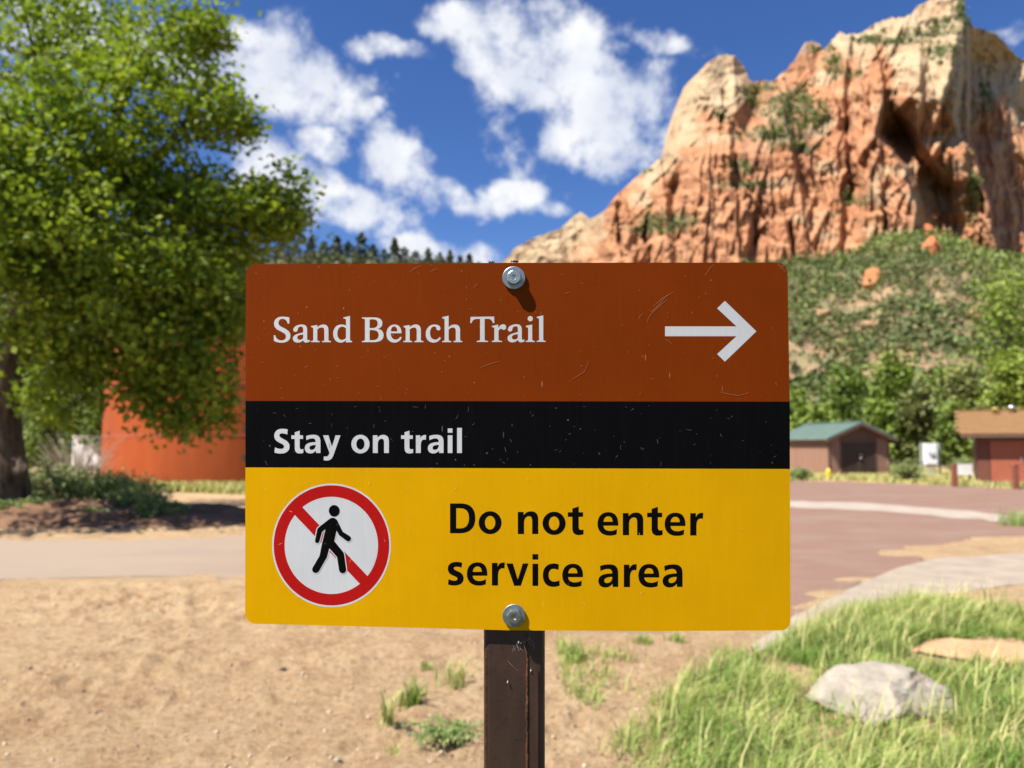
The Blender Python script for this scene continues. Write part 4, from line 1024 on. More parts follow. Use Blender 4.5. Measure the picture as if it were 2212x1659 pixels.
# ------------------------------------------------------------------ boulders and pebbles
rocky('boulder', ROCKP+Vector((.05, .14, .03)), (.47, .36, .30), M_ROCK, 5, 5, .2, 11, label='pale grey boulder sitting in the grass at lower right', cat='boulder', rot=-.35)
sl = gnd(2170, 1425); rocky('flat_rock', sl+Vector((.1, .1, -.02)), (.62, .34, .13), M_SLAB, 2, 4, .25, label='flat tan sandstone slab in grass at right edge', cat='rock', rot=-.2)
def pebbles():
    r = np.random.default_rng(31); bm = bmesh.new(); bmesh.ops.create_icosphere(bm, subdivisions=1, radius=1); 
    bv = np.array([v.co[:] for v in bm.verts]); bf = np.array([[v.index for v in f.verts] for f in bm.faces]); bm.free()
    n = 5200
    d = 2.6+5.5*r.random(n)**1.3; x = (r.random(n)-.5)*1.5*d
    px = CX+F22*x/d
    grassy = (px > 1500); keep = ~grassy | (r.random(n) < .1)
    d = d[keep]; x = x[keep]; n = len(d)
    s = .004+.012*r.random(n)**3.6
    V = bv[None]*(1+.45*(r.random((n, len(bv), 1))-.5))*s[:, None, None]*np.array([1, .8, .6])
    a = r.random(n)*6.28; ca, sa = np.cos(a)[:, None], np.sin(a)[:, None]
    V = np.stack([V[..., 0]*ca-V[..., 1]*sa, V[..., 0]*sa+V[..., 1]*ca, V[..., 2]], -1)
    V += np.stack([x, d, s*.25+ground_z(x, d)], -1)[:, None, :]
    F = (bf[None]+(np.arange(n)*len(bv))[:, None, None]).reshape(-1, 3)
    def pm(g):
        t = g.attr('tint'); c = g.mix(t, (.20, .13, .085), (.56, .44, .31)); return g.bsdf(c, .9, .15)
    t = np.repeat(np.clip(r.random(n)**.8, 0, 1), len(bv))
    o = link('pebbles', np_mesh('pebbles', V.reshape(-1, 3), F, mat('mixed_pebble', pm), False, {'tint': t}))
    tagit(o, 'small pebbles and clods scattered over the sand', 'pebbles', kind='stuff')
pebbles()
for i, (x, y, s, m, lab) in enumerate([(612,1443,.024,M_DARK,'dark clod on sand below the left end of the sign'),(182,1492,.014,M_DARK,'small dark clod at upper left of the sand'),(553,1489,.02,M_ROCK,'pale stone on sand near the dark clod'),(320,1797-120,.02,M_ROCK,'pale stone low on the sand at left'),(790,1572-200,.016,M_ROCK,'pale stone on sand just under the sign'),(728,1798-140,.018,M_ROCK,'pale stone at the bottom of the sand'),(1139,1645,.016,M_ROCK,'white stone beside the foot of the post'),(215,1738-200,.02,M_DARK,'dark flat clod at left on the sand')]):
    rocky('stone', gnd(x, y)+Vector((0, 0, s*.25+float(ground_z(gnd(x, y).x, gnd(x, y).y)))), (s*1.3, s, s*.7), m, 40+i, 2, .3, label=lab, cat='stone', group='stones on the sand')

# ------------------------------------------------------------------ the trail sign
S25 = 2500/2212.
K_BEND = 0.115
def sxy(px, py): return ((px-1250)/(F22*S25)*DS, (937.5-py)/(F22*S25)*DS)
def bend(x, y, out=0.):
    """sheet point; the plate bows: its ends stand back a little from the post"""
    o = out - K_BEND*(x-.003)**2
    k = (DS-o)/DS
    return (x*k, y*k, o)
sign = link('trail_sign', None); sign.empty_display_size = .1
M_LOC = Matrix((( RT.x, UP.x, -FWD.x), (RT.y, UP.y, -FWD.y), (RT.z, UP.z, -FWD.z))).to_4x4()
org = Vector((0, 0, CH))+FWD*DS
sign.matrix_world = Matrix.Translation(org) @ M_LOC
tagit(sign, 'brown, black and yellow trail sign bolted to a rusty steel post', 'sign')

def vinyl(name, c, speck=(.75, .6, .5), amount=1., rough=.5, spec=.04):
    def b(g):
        # faded ink, fine vertical drag marks, specks where the print is chipped
        n = g.noise(9, 4); v = g.noise(330, 2, .5, None, (1, .06, 1)); n5 = g.noise(60, 5, .7)
        col = g.mix(g.rmp(n, .3, .7), [x*.93 for x in c], [min(1, x*1.07) for x in c])
        col = g.mix(g.mul(g.rmp(v, .45, .75), .07), col, [min(1, x*1.5+.012) for x in c])
        vo = g.nd('ShaderNodeTexVoronoi', {'Vector': g.obj, 'Scale': 190., 'Randomness': 1.}); d = vo.outputs['Distance']; rc = g.nd('ShaderNodeSeparateColor', {0: vo.outputs['Color']}).outputs[0]
        sp = g.mul(g.rmp(d, .16, .08), g.rmp(rc, .86, .95)); sp = g.mul(sp, g.rmp(n5, .42, .6))
        col = g.mix(g.mul(sp, .5*amount), col, speck)
        vo2 = g.nd('ShaderNodeTexVoronoi', {'Vector': g.nd('ShaderNodeMapping', {'Vector': g.obj, 'Rotation': (0, 0, .6), 'Scale': (1, .16, 1)}).outputs[0], 'Scale': 210., 'Randomness': 1.})
        rc2 = g.nd('ShaderNodeSeparateColor', {0: vo2.outputs['Color']}).outputs[1]
        sc = g.mul(g.rmp(vo2.outputs['Distance'], .13, .05), g.rmp(rc2, .93, .98)); col = g.mix(g.mul(sc, .6*amount), col, speck)
        return g.bsdf(col, rough, spec, 0, g.bump(v, .05, .0003))
    return mat(name, b)
M_BROWN = vinyl('brown_vinyl', (.21, .033, .0018), (.62, .36, .22))
M_BLACK = vinyl('black_vinyl', (.0035, .0034, .0036), (.30, .30, .30), 1.)
M_YELLOW = vinyl('yellow_vinyl', (.76, .375, .001), (.85, .62, .10), .5)
M_INK = vinyl('black_ink', (.004, .0035, .003), (.35, .33, .28), .5)
M_INKW = vinyl('white_ink', (.645, .63, .595), (.70, .66, .6), .5)
M_INKR = vinyl('red_ink', (.47, .010, .008), (.75, .3, .25), .6)
M_ALU = simple('aluminium_edge', (.62, .58, .52), .45, .5, .2, 200, .6)

def path(s):
    """SVG-like path (M L C Z) -> list of closed polylines"""
    tk = s.replace(',', ' ').split(); i = 0; out = []; cur = []; cmd = None
    def num(k):
        nonlocal i
        r = [float(t) for t in tk[i:i+k]]; i += k; return r
    while i < len(tk):
        if tk[i] in 'MLCZ':
            cmd = tk[i]; i += 1
            if cmd == 'Z': out.append(cur); cur = []
            continue
        if cmd == 'M': cur = [tuple(num(2))]; cmd = 'L'
        elif cmd == 'L': cur.append(tuple(num(2)))
        elif cmd == 'C':
            x1, y1, x2, y2, x3, y3 = num(6); x0, y0 = cur[-1]
            for t in np.linspace(0, 1, 11)[1:]:
                a = (1-t)**3; b = 3*t*(1-t)**2; c = 3*t*t*(1-t); d = t**3
                cur.append((a*x0+b*x1+c*x2+d*x3, a*y0+b*y1+c*y2+d*y3))
    return out
def ell(cx, cy, rx, ry, n=64): return [(cx+rx*math.cos(2*math.pi*k/n), cy+ry*math.sin(2*math.pi*k/n)) for k in range(n)]
def tr(loops, ox, oy, s, dx=0, dy=0): return [[(ox+(x+dx)*s, oy+(y+dy)*s) for x, y in l] for l in loops]
def fit(loops, x0, x1, y0, y1):
    xs = [p[0] for l in loops for p in l]; ys = [p[1] for l in loops for p in l]
    a, b, c, d = min(xs), max(xs), min(ys), max(ys)
    return [[(x0+(x-a)/(b-a)*(x1-x0), y0+(y-c)/(d-c)*(y1-y0)) for x, y in l] for l in loops]
def sheet(name, shapes, out, m, parent, thick=0., mats=None, cuts=()):
    """shapes: list of (outer, hole, ...) in photograph pixels -> one thin mesh that follows the bowed plate"""
    bm = bmesh.new()
    for loops in shapes:
        L3 = [[Vector((*sxy(*p), 0)) for p in l] for l in loops]
        L3 = [[p for k, p in enumerate(l) if (p-l[k-1]).length > 1e-6] for l in L3]
        fl = [p for l in L3 for p in l]
        vs = [bm.verts.new(p) for p in fl]
        for t in tessellate_polygon(L3):
            try: f = bm.faces.new([vs[k] for k in t])
            except ValueError: continue
    for f in bm.faces:
        f.normal_update()
        if f.normal.z < 0: f.normal_flip()
    for x in np.arange(-.24, .2401, .005):
        bmesh.ops.bisect_plane(bm, geom=bm.verts[:]+bm.edges[:]+bm.faces[:], plane_co=(x+.0001, 0, 0), plane_no=(1, 0, 0))
    for (co, no) in cuts: bmesh.ops.bisect_plane(bm, geom=bm.verts[:]+bm.edges[:]+bm.faces[:], plane_co=co, plane_no=no)
    if mats:
        for f in bm.faces:
            c = f.calc_center_median(); f.material_index = sum(1 for (co, no) in cuts if (c-Vector(co)).dot(Vector(no)) < 0)
    if thick:
        r = bmesh.ops.extrude_face_region(bm, geom=bm.faces[:])
        nv = [e for e in r['geom'] if isinstance(e, bmesh.types.BMVert)]
        new = set(nv)
        for v in bm.verts:
            v.co.z = 0 if v in new else -thick
        for f in bm.faces:
            if not all(v in new for v in f.verts): f.material_index = len(mats or [])
        bmesh.ops.recalc_face_normals(bm, faces=bm.faces[:])
    for v in bm.verts: v.co = Vector(bend(v.co.x, v.co.y, out+v.co.z))
    me = bpy.data.meshes.new(name); bm.to_mesh(me); bm.free()
    for q in (mats or [m]): me.materials.append(q)
    if thick: me.materials.append(M_ALU)
    return link(name, me, parent)

# panel outline with rounded corners, as the bent plate stands in the photograph
def corner(cx, cy, r, a0, n=10): return [(cx+r*math.cos(math.radians(a0+90*k/n)), cy+r*math.sin(math.radians(a0+90*k/n))) for k in range(n+1)]
outline = corner(600+24, 645+24, 24, 180) + [(1250, 641.5)] + corner(1923-26, 641+26, 26, 270) + [(1928, 985)] + corner(1930-24, 1539-24, 24, 0) + [(1600, 1541), (1250, 1539), (950, 1531)] + corner(598.5+26, 1523-26, 26, 90)
c1 = sxy(600, 978.8); c2 = sxy(1926, 980.5); e1 = sxy(600, 1141.3); e2 = sxy(1927, 1145)
def nrm(a, b): d = Vector((b[0]-a[0], b[1]-a[1], 0)); return Vector((-d.y, d.x, 0)).normalized()
panel = sheet('sign_panel', [[outline]], 0., None, sign, .0025, [M_BROWN, M_BLACK, M_YELLOW], [(Vector((*c1, 0)), nrm(c1, c2)), (Vector((*e1, 0)), nrm(e1, e2))])

R1 = (590, 620, 500/2183.); R2 = (1000, 620, 500/2183.); R3 = (1450, 620, 500/2183.); R4 = (590, 960, 600/2212.); R5 = (590, 1140, 500/1975.); R6 = (1060, 1180, 700/2212.)
sS = "M 508 676 L 508 742 L 490 742 C 481 705 460 692 435 692 C 405 692 392 712 392 735 C 392 762 415 772 450 790 C 495 812 520 835 520 873 C 520 920 480 946 425 946 C 395 946 365 938 343 925 L 342 866 L 358 866 C 365 900 390 922 425 922 C 455 922 472 903 472 880 C 472 852 450 842 415 825 C 372 805 345 785 345 742 C 345 698 380 668 435 668 C 462 668 485 672 508 676 Z"
sa = "M 640 752 C 590 752 552 778 550 806 C 549 822 560 830 572 830 C 588 830 596 820 598 805 C 600 785 612 774 632 774 C 650 774 656 786 656 810 L 656 836 C 600 850 545 862 545 900 C 545 928 566 945 598 945 C 622 945 640 935 656 918 C 660 936 672 945 690 945 C 706 945 718 940 728 930 L 724 914 C 718 918 714 920 709 919 C 700 918 698 910 698 895 L 698 812 C 698 770 680 752 640 752 Z M 656 858 L 656 895 C 648 908 634 916 620 916 C 603 916 592 905 592 890 C 592 870 615 862 656 858 Z"
sn = "M 740 768 L 806 757 L 806 782 C 822 765 845 752 872 752 C 905 752 925 772 925 815 L 925 912 C 925 925 932 927 952 929 L 952 940 L 857 940 L 857 929 C 875 927 881 925 881 912 L 881 820 C 881 795 872 784 852 784 C 835 784 820 792 806 805 L 806 912 C 806 925 812 927 832 929 L 832 940 L 738 940 L 738 929 C 755 927 763 925 763 912 L 763 800 C 763 787 757 782 740 780 Z"
sd_ = "M 1085 676 L 1155 661 L 1155 905 C 1155 922 1160 926 1178 928 L 1178 940 L 1112 943 L 1112 918 C 1098 935 1078 945 1055 945 C 1005 945 975 905 975 850 C 975 790 1010 752 1065 752 C 1085 752 1100 757 1112 765 L 1112 712 C 1112 695 1108 690 1085 688 Z M 1112 795 C 1102 782 1088 775 1072 775 C 1040 775 1020 802 1020 850 C 1020 892 1040 916 1068 916 C 1086 916 1100 908 1112 895 Z"
sB = "M 1282 677 L 1400 676 C 1460 674 1500 695 1500 737 C 1500 770 1480 790 1450 798 C 1490 805 1513 830 1513 866 C 1513 915 1475 940 1405 940 L 1282 940 L 1282 929 C 1308 927 1314 924 1314 908 L 1314 708 C 1314 693 1308 690 1282 688 Z M 1364 698 L 1364 790 L 1395 790 C 1432 790 1450 772 1450 742 C 1450 712 1432 697 1398 697 Z M 1364 811 L 1364 917 C 1375 919 1385 919 1395 919 C 1438 919 1460 900 1460 866 C 1460 830 1436 811 1390 811 Z"
se = "M 1628 752 C 1580 752 1543 795 1543 852 C 1543 908 1578 945 1630 945 C 1665 945 1690 925 1706 890 L 1690 882 C 1678 903 1662 913 1644 913 C 1610 913 1590 890 1589 845 L 1703 845 C 1705 790 1678 752 1628 752 Z M 1590 826 C 1592 792 1606 773 1626 773 C 1650 773 1659 795 1659 826 Z"
sc = "M 262 752 C 212 752 172 795 172 853 C 172 908 205 945 255 945 C 290 945 315 928 334 896 L 320 885 C 305 905 290 914 272 914 C 240 914 218 888 218 842 C 218 800 236 774 262 774 C 278 774 284 780 286 795 C 288 808 296 814 308 814 C 320 814 330 806 329 790 C 326 766 300 752 262 752 Z"
sh = "M 347 674 L 416 658 L 416 782 C 432 765 455 752 482 752 C 518 752 538 772 538 815 L 538 912 C 538 924 544 927 563 929 L 563 940 L 468 940 L 468 929 C 486 927 492 925 492 912 L 492 820 C 492 795 482 784 464 784 C 445 784 430 792 416 806 L 416 912 C 416 925 424 927 443 929 L 443 940 L 348 940 L 348 929 C 365 927 373 925 373 912 L 373 705 C 373 692 367 688 347 686 Z"
sT = "M 650 671 L 900 667 L 904 735 L 888 738 C 880 708 865 692 835 692 L 800 692 L 800 908 C 800 922 806 925 836 927 L 836 938 L 715 938 L 715 927 C 745 925 751 922 751 908 L 751 693 L 718 693 C 685 693 668 708 660 738 L 646 738 Z"
sr = "M 878 768 L 945 752 L 945 790 C 958 765 975 750 998 750 C 1018 750 1029 762 1029 780 C 1029 798 1018 808 1005 808 C 992 808 984 800 975 798 C 965 796 955 808 948 820 L 948 908 C 948 922 955 925 985 927 L 985 938 L 876 938 L 876 927 C 896 925 903 922 903 908 L 903 798 C 903 786 897 782 878 780 Z"
si = "M 1240 766 L 1307 752 L 1307 908 C 1307 922 1313 925 1334 927 L 1334 938 L 1238 938 L 1238 927 C 1256 925 1264 922 1264 908 L 1264 798 C 1264 786 1258 782 1240 780 Z"
sl_ = "M 1356 670 L 1425 654 L 1425 908 C 1425 922 1431 925 1450 927 L 1450 937 L 1354 937 L 1354 927 C 1373 925 1380 922 1380 908 L 1380 700 C 1380 688 1374 684 1356 682 Z"
OUT1 = .00004
def word(shapes, m, label): o = sheet('lettering', shapes, OUT1, m, panel); o['label'] = label; return o
word([tr(path(sS), *R1), tr(path(sa), *R1), tr(path(sn), *R1), tr(path(sd_), *R1)], M_INKW, 'white serif word Sand')
word([tr(path(sB), *R1), tr(path(se), *R1), tr(path(sn), *R1, 985, 0), tr(path(sc), *R2), tr(path(sh), *R2)], M_INKW, 'white serif word Bench')
word([tr(path(sT), *R2), tr(path(sr), *R2), tr(path(sa), *R2, 498, -3), tr(path(si), *R2), tr([ell(1286, 690, 28, 28, 32)], *R2), tr(path(sl_), *R2)], M_INKW, 'white serif word Trail')
ar = [(758,772),(1520,772),(1313,580),(1396,500),(1732,825),(1396,1148),(1313,1067),(1520,877),(758,877)]
o = sheet('arrow', [tr([ar], *R3)], OUT1, M_INKW, panel); o['label'] = 'white arrow pointing right'
fS = "M 414 326 L 410 372 C 392 364 375 361 362 361 C 345 361 340 370 340 380 C 340 396 358 402 382 416 C 412 432 431 448 431 480 C 431 518 402 543 352 543 C 330 543 312 540 295 534 L 300 487 C 318 497 335 501 352 501 C 372 501 382 493 382 480 C 382 464 365 458 340 445 C 310 430 293 412 293 384 C 293 344 322 320 366 320 C 384 320 400 322 414 326 Z"
ft = "M 478 352 L 522 337 L 522 379 L 552 379 L 552 411 L 522 411 L 522 478 C 522 500 528 505 540 505 C 546 505 550 504 555 502 L 555 536 C 545 540 535 542 522 542 C 492 542 478 525 478 492 L 478 411 L 447 411 L 447 379 L 478 379 Z"
fa = "M 580 386 C 600 378 622 374 645 374 C 690 374 709 394 709 438 L 709 538 L 670 538 C 669 530 668 522 668 515 C 655 532 638 542 617 542 C 588 542 568 524 568 495 C 568 455 605 440 666 440 C 666 418 658 407 636 407 C 617 407 600 413 583 423 Z M 667 465 C 630 465 610 474 610 492 C 610 503 618 510 630 510 C 652 510 667 492 667 465 Z"
fy = "M 732 379 L 781 379 L 813 482 L 845 379 L 889 379 L 828 553 C 815 588 800 606 766 606 C 756 606 746 604 738 602 L 741 567 C 748 569 752 570 758 570 C 772 570 782 562 788 545 L 790 535 Z"
fn = "M 1181 379 L 1222 379 L 1222 402 C 1234 385 1252 375 1275 375 C 1308 375 1325 395 1325 435 L 1325 538 L 1282 538 L 1282 447 C 1282 420 1275 410 1260 410 C 1238 410 1225 428 1225 460 L 1225 538 L 1181 538 Z"
fr = "M 1568 379 L 1608 379 L 1608 408 C 1614 388 1630 376 1650 376 C 1654 376 1657 376 1660 377 L 1657 420 C 1653 418 1648 417 1643 417 C 1622 417 1612 435 1612 472 L 1612 538 L 1568 538 Z"
def rect(x0, x1, y0, y1): return [(x0, y0), (x1, y0), (x1, y1), (x0, y1)]
fo = [ell(1069, 458, 82, 84), ell(1069, 458, 37, 50)]
word([tr(path(fS), *R4), tr(path(ft), *R4), tr(path(fa), *R4), tr(path(fy), *R4)], M_INKW, 'white bold word Stay')
word([tr(fo, *R4), tr(path(fn), *R4)], M_INKW, 'white bold word on')
word([tr(path(ft), *R4, 988, 0), tr(path(fr), *R4), tr(path(fa), *R4, 1108, 0), tr([rect(1855, 1897, 317, 355)], *R4), tr([rect(1855, 1897, 379, 538)], *R4), tr([rect(1939, 1982, 312, 538)], *R4)], M_INKW, 'white bold word trail')
fD = "M 122 155 L 205 155 C 280 155 317 195 317 268 C 317 345 275 385 195 385 L 122 385 Z M 170 192 L 170 347 L 200 347 C 245 347 268 320 268 268 C 268 217 245 192 200 192 Z"
fe = "M 1343 222 C 1292 222 1260 258 1260 312 C 1260 370 1297 403 1352 403 C 1374 403 1392 400 1408 392 L 1410 352 C 1393 362 1375 367 1358 367 C 1328 367 1307 353 1306 326 L 1420 326 L 1420 310 C 1420 255 1393 222 1343 222 Z M 1306 296 C 1308 270 1322 254 1342 254 C 1364 254 1376 270 1376 296 Z"
fs = "M 216 613 L 211 651 C 198 645 184 643 170 643 C 158 643 151 647 151 655 C 151 666 164 670 184 679 C 210 690 227 705 227 733 C 227 769 198 788 157 788 C 139 788 122 786 107 780 L 111 738 C 127 747 142 751 156 751 C 170 751 179 746 179 736 C 179 725 166 720 145 711 C 120 700 105 686 105 659 C 105 625 132 606 172 606 C 188 606 203 609 216 613 Z"
fv = "M 557 618 L 607 618 L 645 742 L 683 618 L 728 618 L 668 790 L 617 790 Z"
fc = "M 962 627 L 958 668 C 946 662 933 659 920 659 C 896 659 883 678 883 707 C 883 740 899 758 925 758 C 940 758 955 754 966 748 L 968 789 C 952 795 936 798 916 798 C 868 798 838 764 838 708 C 838 652 872 618 922 618 C 938 618 951 621 962 627 Z"
def g6(loops, *b): return tr(fit(loops, *b), *R6)
word([tr(path(fD), *R6), g6(fo, 343, 520, 215, 392)], M_INK, 'black bold word Do')
word([g6(path(fn), 645, 803, 216, 391), g6(fo, 836, 1014, 219, 398), g6(path(ft), 1031, 1152, 178, 399)], M_INK, 'black bold word not')
word([tr(path(fe), *R6), g6(path(fn), 1455, 1613, 225, 400), g6(path(ft), 1643, 1762, 181, 403), g6(path(fe), 1778, 1938, 226, 405), g6(path(fr), 1975, 2076, 227, 402)], M_INK, 'black bold word enter')
word([tr(path(fs), *R6), g6(path(fe), 252, 410, 609, 789), g6(path(fr), 445, 545, 610, 788), tr(path(fv), *R6), tr([rect(758, 803, 546, 588)], *R6), tr([rect(758, 803, 620, 791)], *R6), tr(path(fc), *R6), g6(path(fe), 988, 1148, 620, 800)], M_INK, 'black bold word service')
word([g6(path(fa), 1266, 1420, 625, 803), g6(path(fr), 1463, 1563, 624, 800), g6(path(fe), 1575, 1736, 622, 803), g6(path(fa), 1762, 1916, 625, 803)], M_INK, 'black bold word area')
# no-walking pictogram
STEP = .00004
o = sheet('pictogram_disc', [tr([ell(866, 757, 573, 597, 120)], *R5)], OUT1, M_INKW, panel); o['label'] = 'white disc of the no walking symbol'
o = sheet('pictogram_ring', [tr([ell(866, 756, 557, 579, 120), ell(864, 756, 451, 469, 120)], *R5)], OUT1+STEP, M_INKR, panel); o['label'] = 'red ring of the no walking symbol'
o = sheet('pictogram_bar', [tr([[(560,362),(490,440),(513,463),(1140,1127),(1165,1152),(1240,1080),(1213,1052),(585,388)]], *R5)], OUT1+2*STEP, M_INKR, panel); o['label'] = 'red slash of the no walking symbol'
pb = path("M 880 490 C 900 490 918 505 928 528 L 975 625 L 1035 662 C 1055 675 1060 690 1050 705 C 1040 720 1028 722 1010 712 L 945 662 C 935 655 932 645 928 635 L 915 615 L 893 715 L 975 815 C 985 828 988 840 990 855 L 1008 985 C 1010 1010 995 1025 975 1025 C 955 1025 942 1012 938 990 L 920 870 L 845 785 L 825 862 C 822 872 818 880 812 888 L 748 1002 C 735 1022 715 1027 697 1018 C 680 1008 675 990 685 970 L 752 855 L 773 745 L 808 600 L 775 628 L 751 715 C 746 732 735 737 723 734 C 708 730 705 718 708 705 L 728 605 C 730 595 735 590 742 583 L 845 502 C 855 494 866 490 880 490 Z")[0]
def offset(poly, d):
    P = [Vector((x, y)) for x, y in poly]; P = [p for k, p in enumerate(P) if (p-P[k-1]).length > 1e-3]; n = len(P); out = []
    for k in range(n):
        a = (P[k]-P[k-1]).normalized(); b = (P[(k+1) % n]-P[k]).normalized()
        na = Vector((a.y, -a.x)); nb = Vector((b.y, -b.x)); m = na+nb
        m = m.normalized() if m.length > 1e-4 else na
        q = P[k]+m*d/max(.45, m.dot(na)); out.append((q.x, q.y))
    return out
o = sheet('pictogram_outline', [tr([offset(pb, 9)], *R5)], OUT1+3*STEP, M_INKW, panel); o['label'] = 'thin white outline round the walking figure'
o = sheet('pictogram_walker', [tr([pb], *R5), tr([ell(892, 422, 52, 55, 40)], *R5)], OUT1+4*STEP, M_INK, panel); o['label'] = 'black walking figure'

def scratches():
    r = random.Random(5); sh_b, sh_k, sh_y = [], [], []
    def stroke(pts, w):
        P = [Vector(p) for p in pts]; L = []; Rr = []
        for k, p in enumerate(P):
            d = (P[min(k+1, len(P)-1)]-P[max(k-1, 0)]); d = d.normalized() if d.length else Vector((1, 0)); n = Vector((-d.y, d.x)); ww = w*(.35+.65*math.sin(math.pi*min(.95, max(.05, k/(len(P)-1)))))
            L.append(tuple(p+n*ww)); Rr.append(tuple(p-n*ww))
        return [L+Rr[::-1]]
    def z3(x, y): return (R3[0]+x*R3[2], R3[1]+y*R3[2])
    def z2(x, y): return (R2[0]+x*R2[2], R2[1]+y*R2[2])
    for pts in ([(620,615),(700,530),(770,450),(858,398)], [(600,620),(680,560),(740,520),(785,480)], [(570,735),(575,690),(610,640),(660,590),(720,550)], [(472,712),(485,670),(520,628)], [(1345,1472),(1420,1490),(1530,1510),(1640,1485)], [(1180,235),(1230,160),(1280,108)], [(750,905),(800,930),(840,970)], [(630,560),(720,480),(800,425)]):
        sh_b.append(stroke([z3(*p) for p in pts], .55))
    for pts in ([(1690,1365),(1780,1305),(1860,1260),(1910,1140)], [(745,1215),(860,1170),(970,1138)], [(675,365),(710,330),(728,318)], [(0,190),(60,150),(125,115)], [(215,195),(260,165),(300,155)], [(1650,425),(1690,410),(1705,400)]):
        sh_b.append(stroke([z2(*p) for p in pts], .5))
    for k in range(60):
        x = r.uniform(610, 1915); y = r.uniform(650, 975); a = r.uniform(0, 3.14); l = r.uniform(2, 9)
        sh_b.append(stroke([(x, y), (x+math.cos(a)*l*.5+r.uniform(-1, 1), y+math.sin(a)*l*.5), (x+math.cos(a)*l, y+math.sin(a)*l)], r.uniform(.3, .6)))
    for k in range(60):
        x = r.uniform(605, 1920); y = r.uniform(985, 1136); a = r.uniform(0, 3.14); l = r.uniform(2, 14)
        sh_k.append(stroke([(x, y), (x+math.cos(a)*l*.5+r.uniform(-2, 2), y+math.sin(a)*l*.5), (x+math.cos(a)*l, y+math.sin(a)*l)], r.uniform(.25, .5)))
    for k in range(30):
        x = r.uniform(610, 1915); y = r.uniform(1150, 1510); a = r.uniform(0, 3.14); l = r.uniform(3, 14)
        sh_y.append(stroke([(x, y), (x+math.cos(a)*l*.5, y+math.sin(a)*l*.5), (x+math.cos(a)*l, y+math.sin(a)*l)], r.uniform(.25, .5)))
    for k in range(70):     # chipped print at the top right corner and along the right edge
        if k < 34: a = math.radians(r.uniform(-85, -10)); q = r.uniform(15, 25.5); x = 1897+math.cos(a)*q; y = 667+math.sin(a)*q
        else: y = r.uniform(668, 975); x = 1923.6+(y-667)*.0155-r.uniform(.6, 2.2)
        s = r.uniform(.5, 1.5); sh_b.append([[(x-s, y), (x, y-s*.8), (x+s*.8, y), (x, y+s)]])
    for nm, s, c in (('brown_band_scratches', sh_b, (.36, .15, .07)), ('black_band_scratches', sh_k, (.13, .13, .13)), ('yellow_band_scratches', sh_y, (.85, .60, .12))):
        o = sheet(nm, s, OUT1+.00018, simple(nm, c, .6, .3, .1, 50), panel); o['kind'] = 'stuff'
scratches()

# bolts: washer, hexagonal head with raised marks
M_ZINC = mat('zinc_plate', lambda g: g.bsdf(g.mix(g.rmp(g.noise(500, 5, .7), .3, .7), (.24, .27, .27), (.38, .41, .41)), .45, .5, .8, g.bump(g.noise(900, 3), .2, .0002)))
M_ZINC2 = simple('zinc_bright', (.50, .52, .49), .3, .5, .1, 300, .95)
for (px, py, rot, t) in ((1254.4, 678.9, .1, 0), (1254.6, 1501.8, .45, 1)):
    x, y = sxy(px, py); root = link('bolt', None, sign, bend(x, y, 0)); root.empty_display_size = .01
    root['label'] = 'zinc bolt at the top centre of the sign' if t == 0 else 'zinc bolt at the bottom centre of the sign'
    MB().lathe([(.0032, .0001), (.0093, .0001), (.0096, .0004), (.0096, .0015), (.0092, .0018), (.0032, .0018)], 48).obj('washer', M_ZINC, root)
    a0 = rot; hx = [(math.cos(a0+k*math.pi/3+math.pi/6)*.0064, math.sin(a0+k*math.pi/3+math.pi/6)*.0064) for k in range(6)]
    mb = MB(); n = len(mb.v)
    ch = 48; ring = lambda r, z: [(math.cos(2*math.pi*k/ch)*r, math.sin(2*math.pi*k/ch)*r, z) for k in range(ch)]
    def hexr(k):
        a = 2*math.pi*k/ch - a0 - math.pi/6; a = (a % (math.pi/3))-math.pi/6; return .0064*math.cos(math.pi/6)/math.cos(a)
    lay = [[(math.cos(2*math.pi*k/ch)*hexr(k), math.sin(2*math.pi*k/ch)*hexr(k), z) for k in range(ch)] for z in (.0018, .0055)]
    lay2 = [(math.cos(2*math.pi*k/ch)*min(hexr(k), .0060), math.sin(2*math.pi*k/ch)*min(hexr(k), .0060), .0059) for k in range(ch)]
    rings = [lay[0], lay[1], lay2, ring(.0052, .0062), ring(.0022, .0062), ring(.0019, .0056), ring(.0006, .0054)]
    for q in rings: mb.v += q
    for i in range(len(rings)-1):
        for k in range(ch): mb.f.append((i*ch+k, i*ch+(k+1) % ch, (i+1)*ch+(k+1) % ch, (i+1)*ch+k))
    mb.f.append(tuple((len(rings)-1)*ch+k for k in range(ch)))
    hd = mb.obj('bolt_head', M_ZINC2, root)
    for q in range(13):     # raised stamp marks round the head
        a = q*.42+.3
        if 3.4 < a < 4.0: continue
        b = MB().box(-.0004, .0004, -.00055, .00055, 0, .0003).obj('stamp_mark', M_ZINC, hd); b.location = (math.cos(a)*.0038, math.sin(a)*.0038, .0062); b.rotation_euler = (0, 0, a)

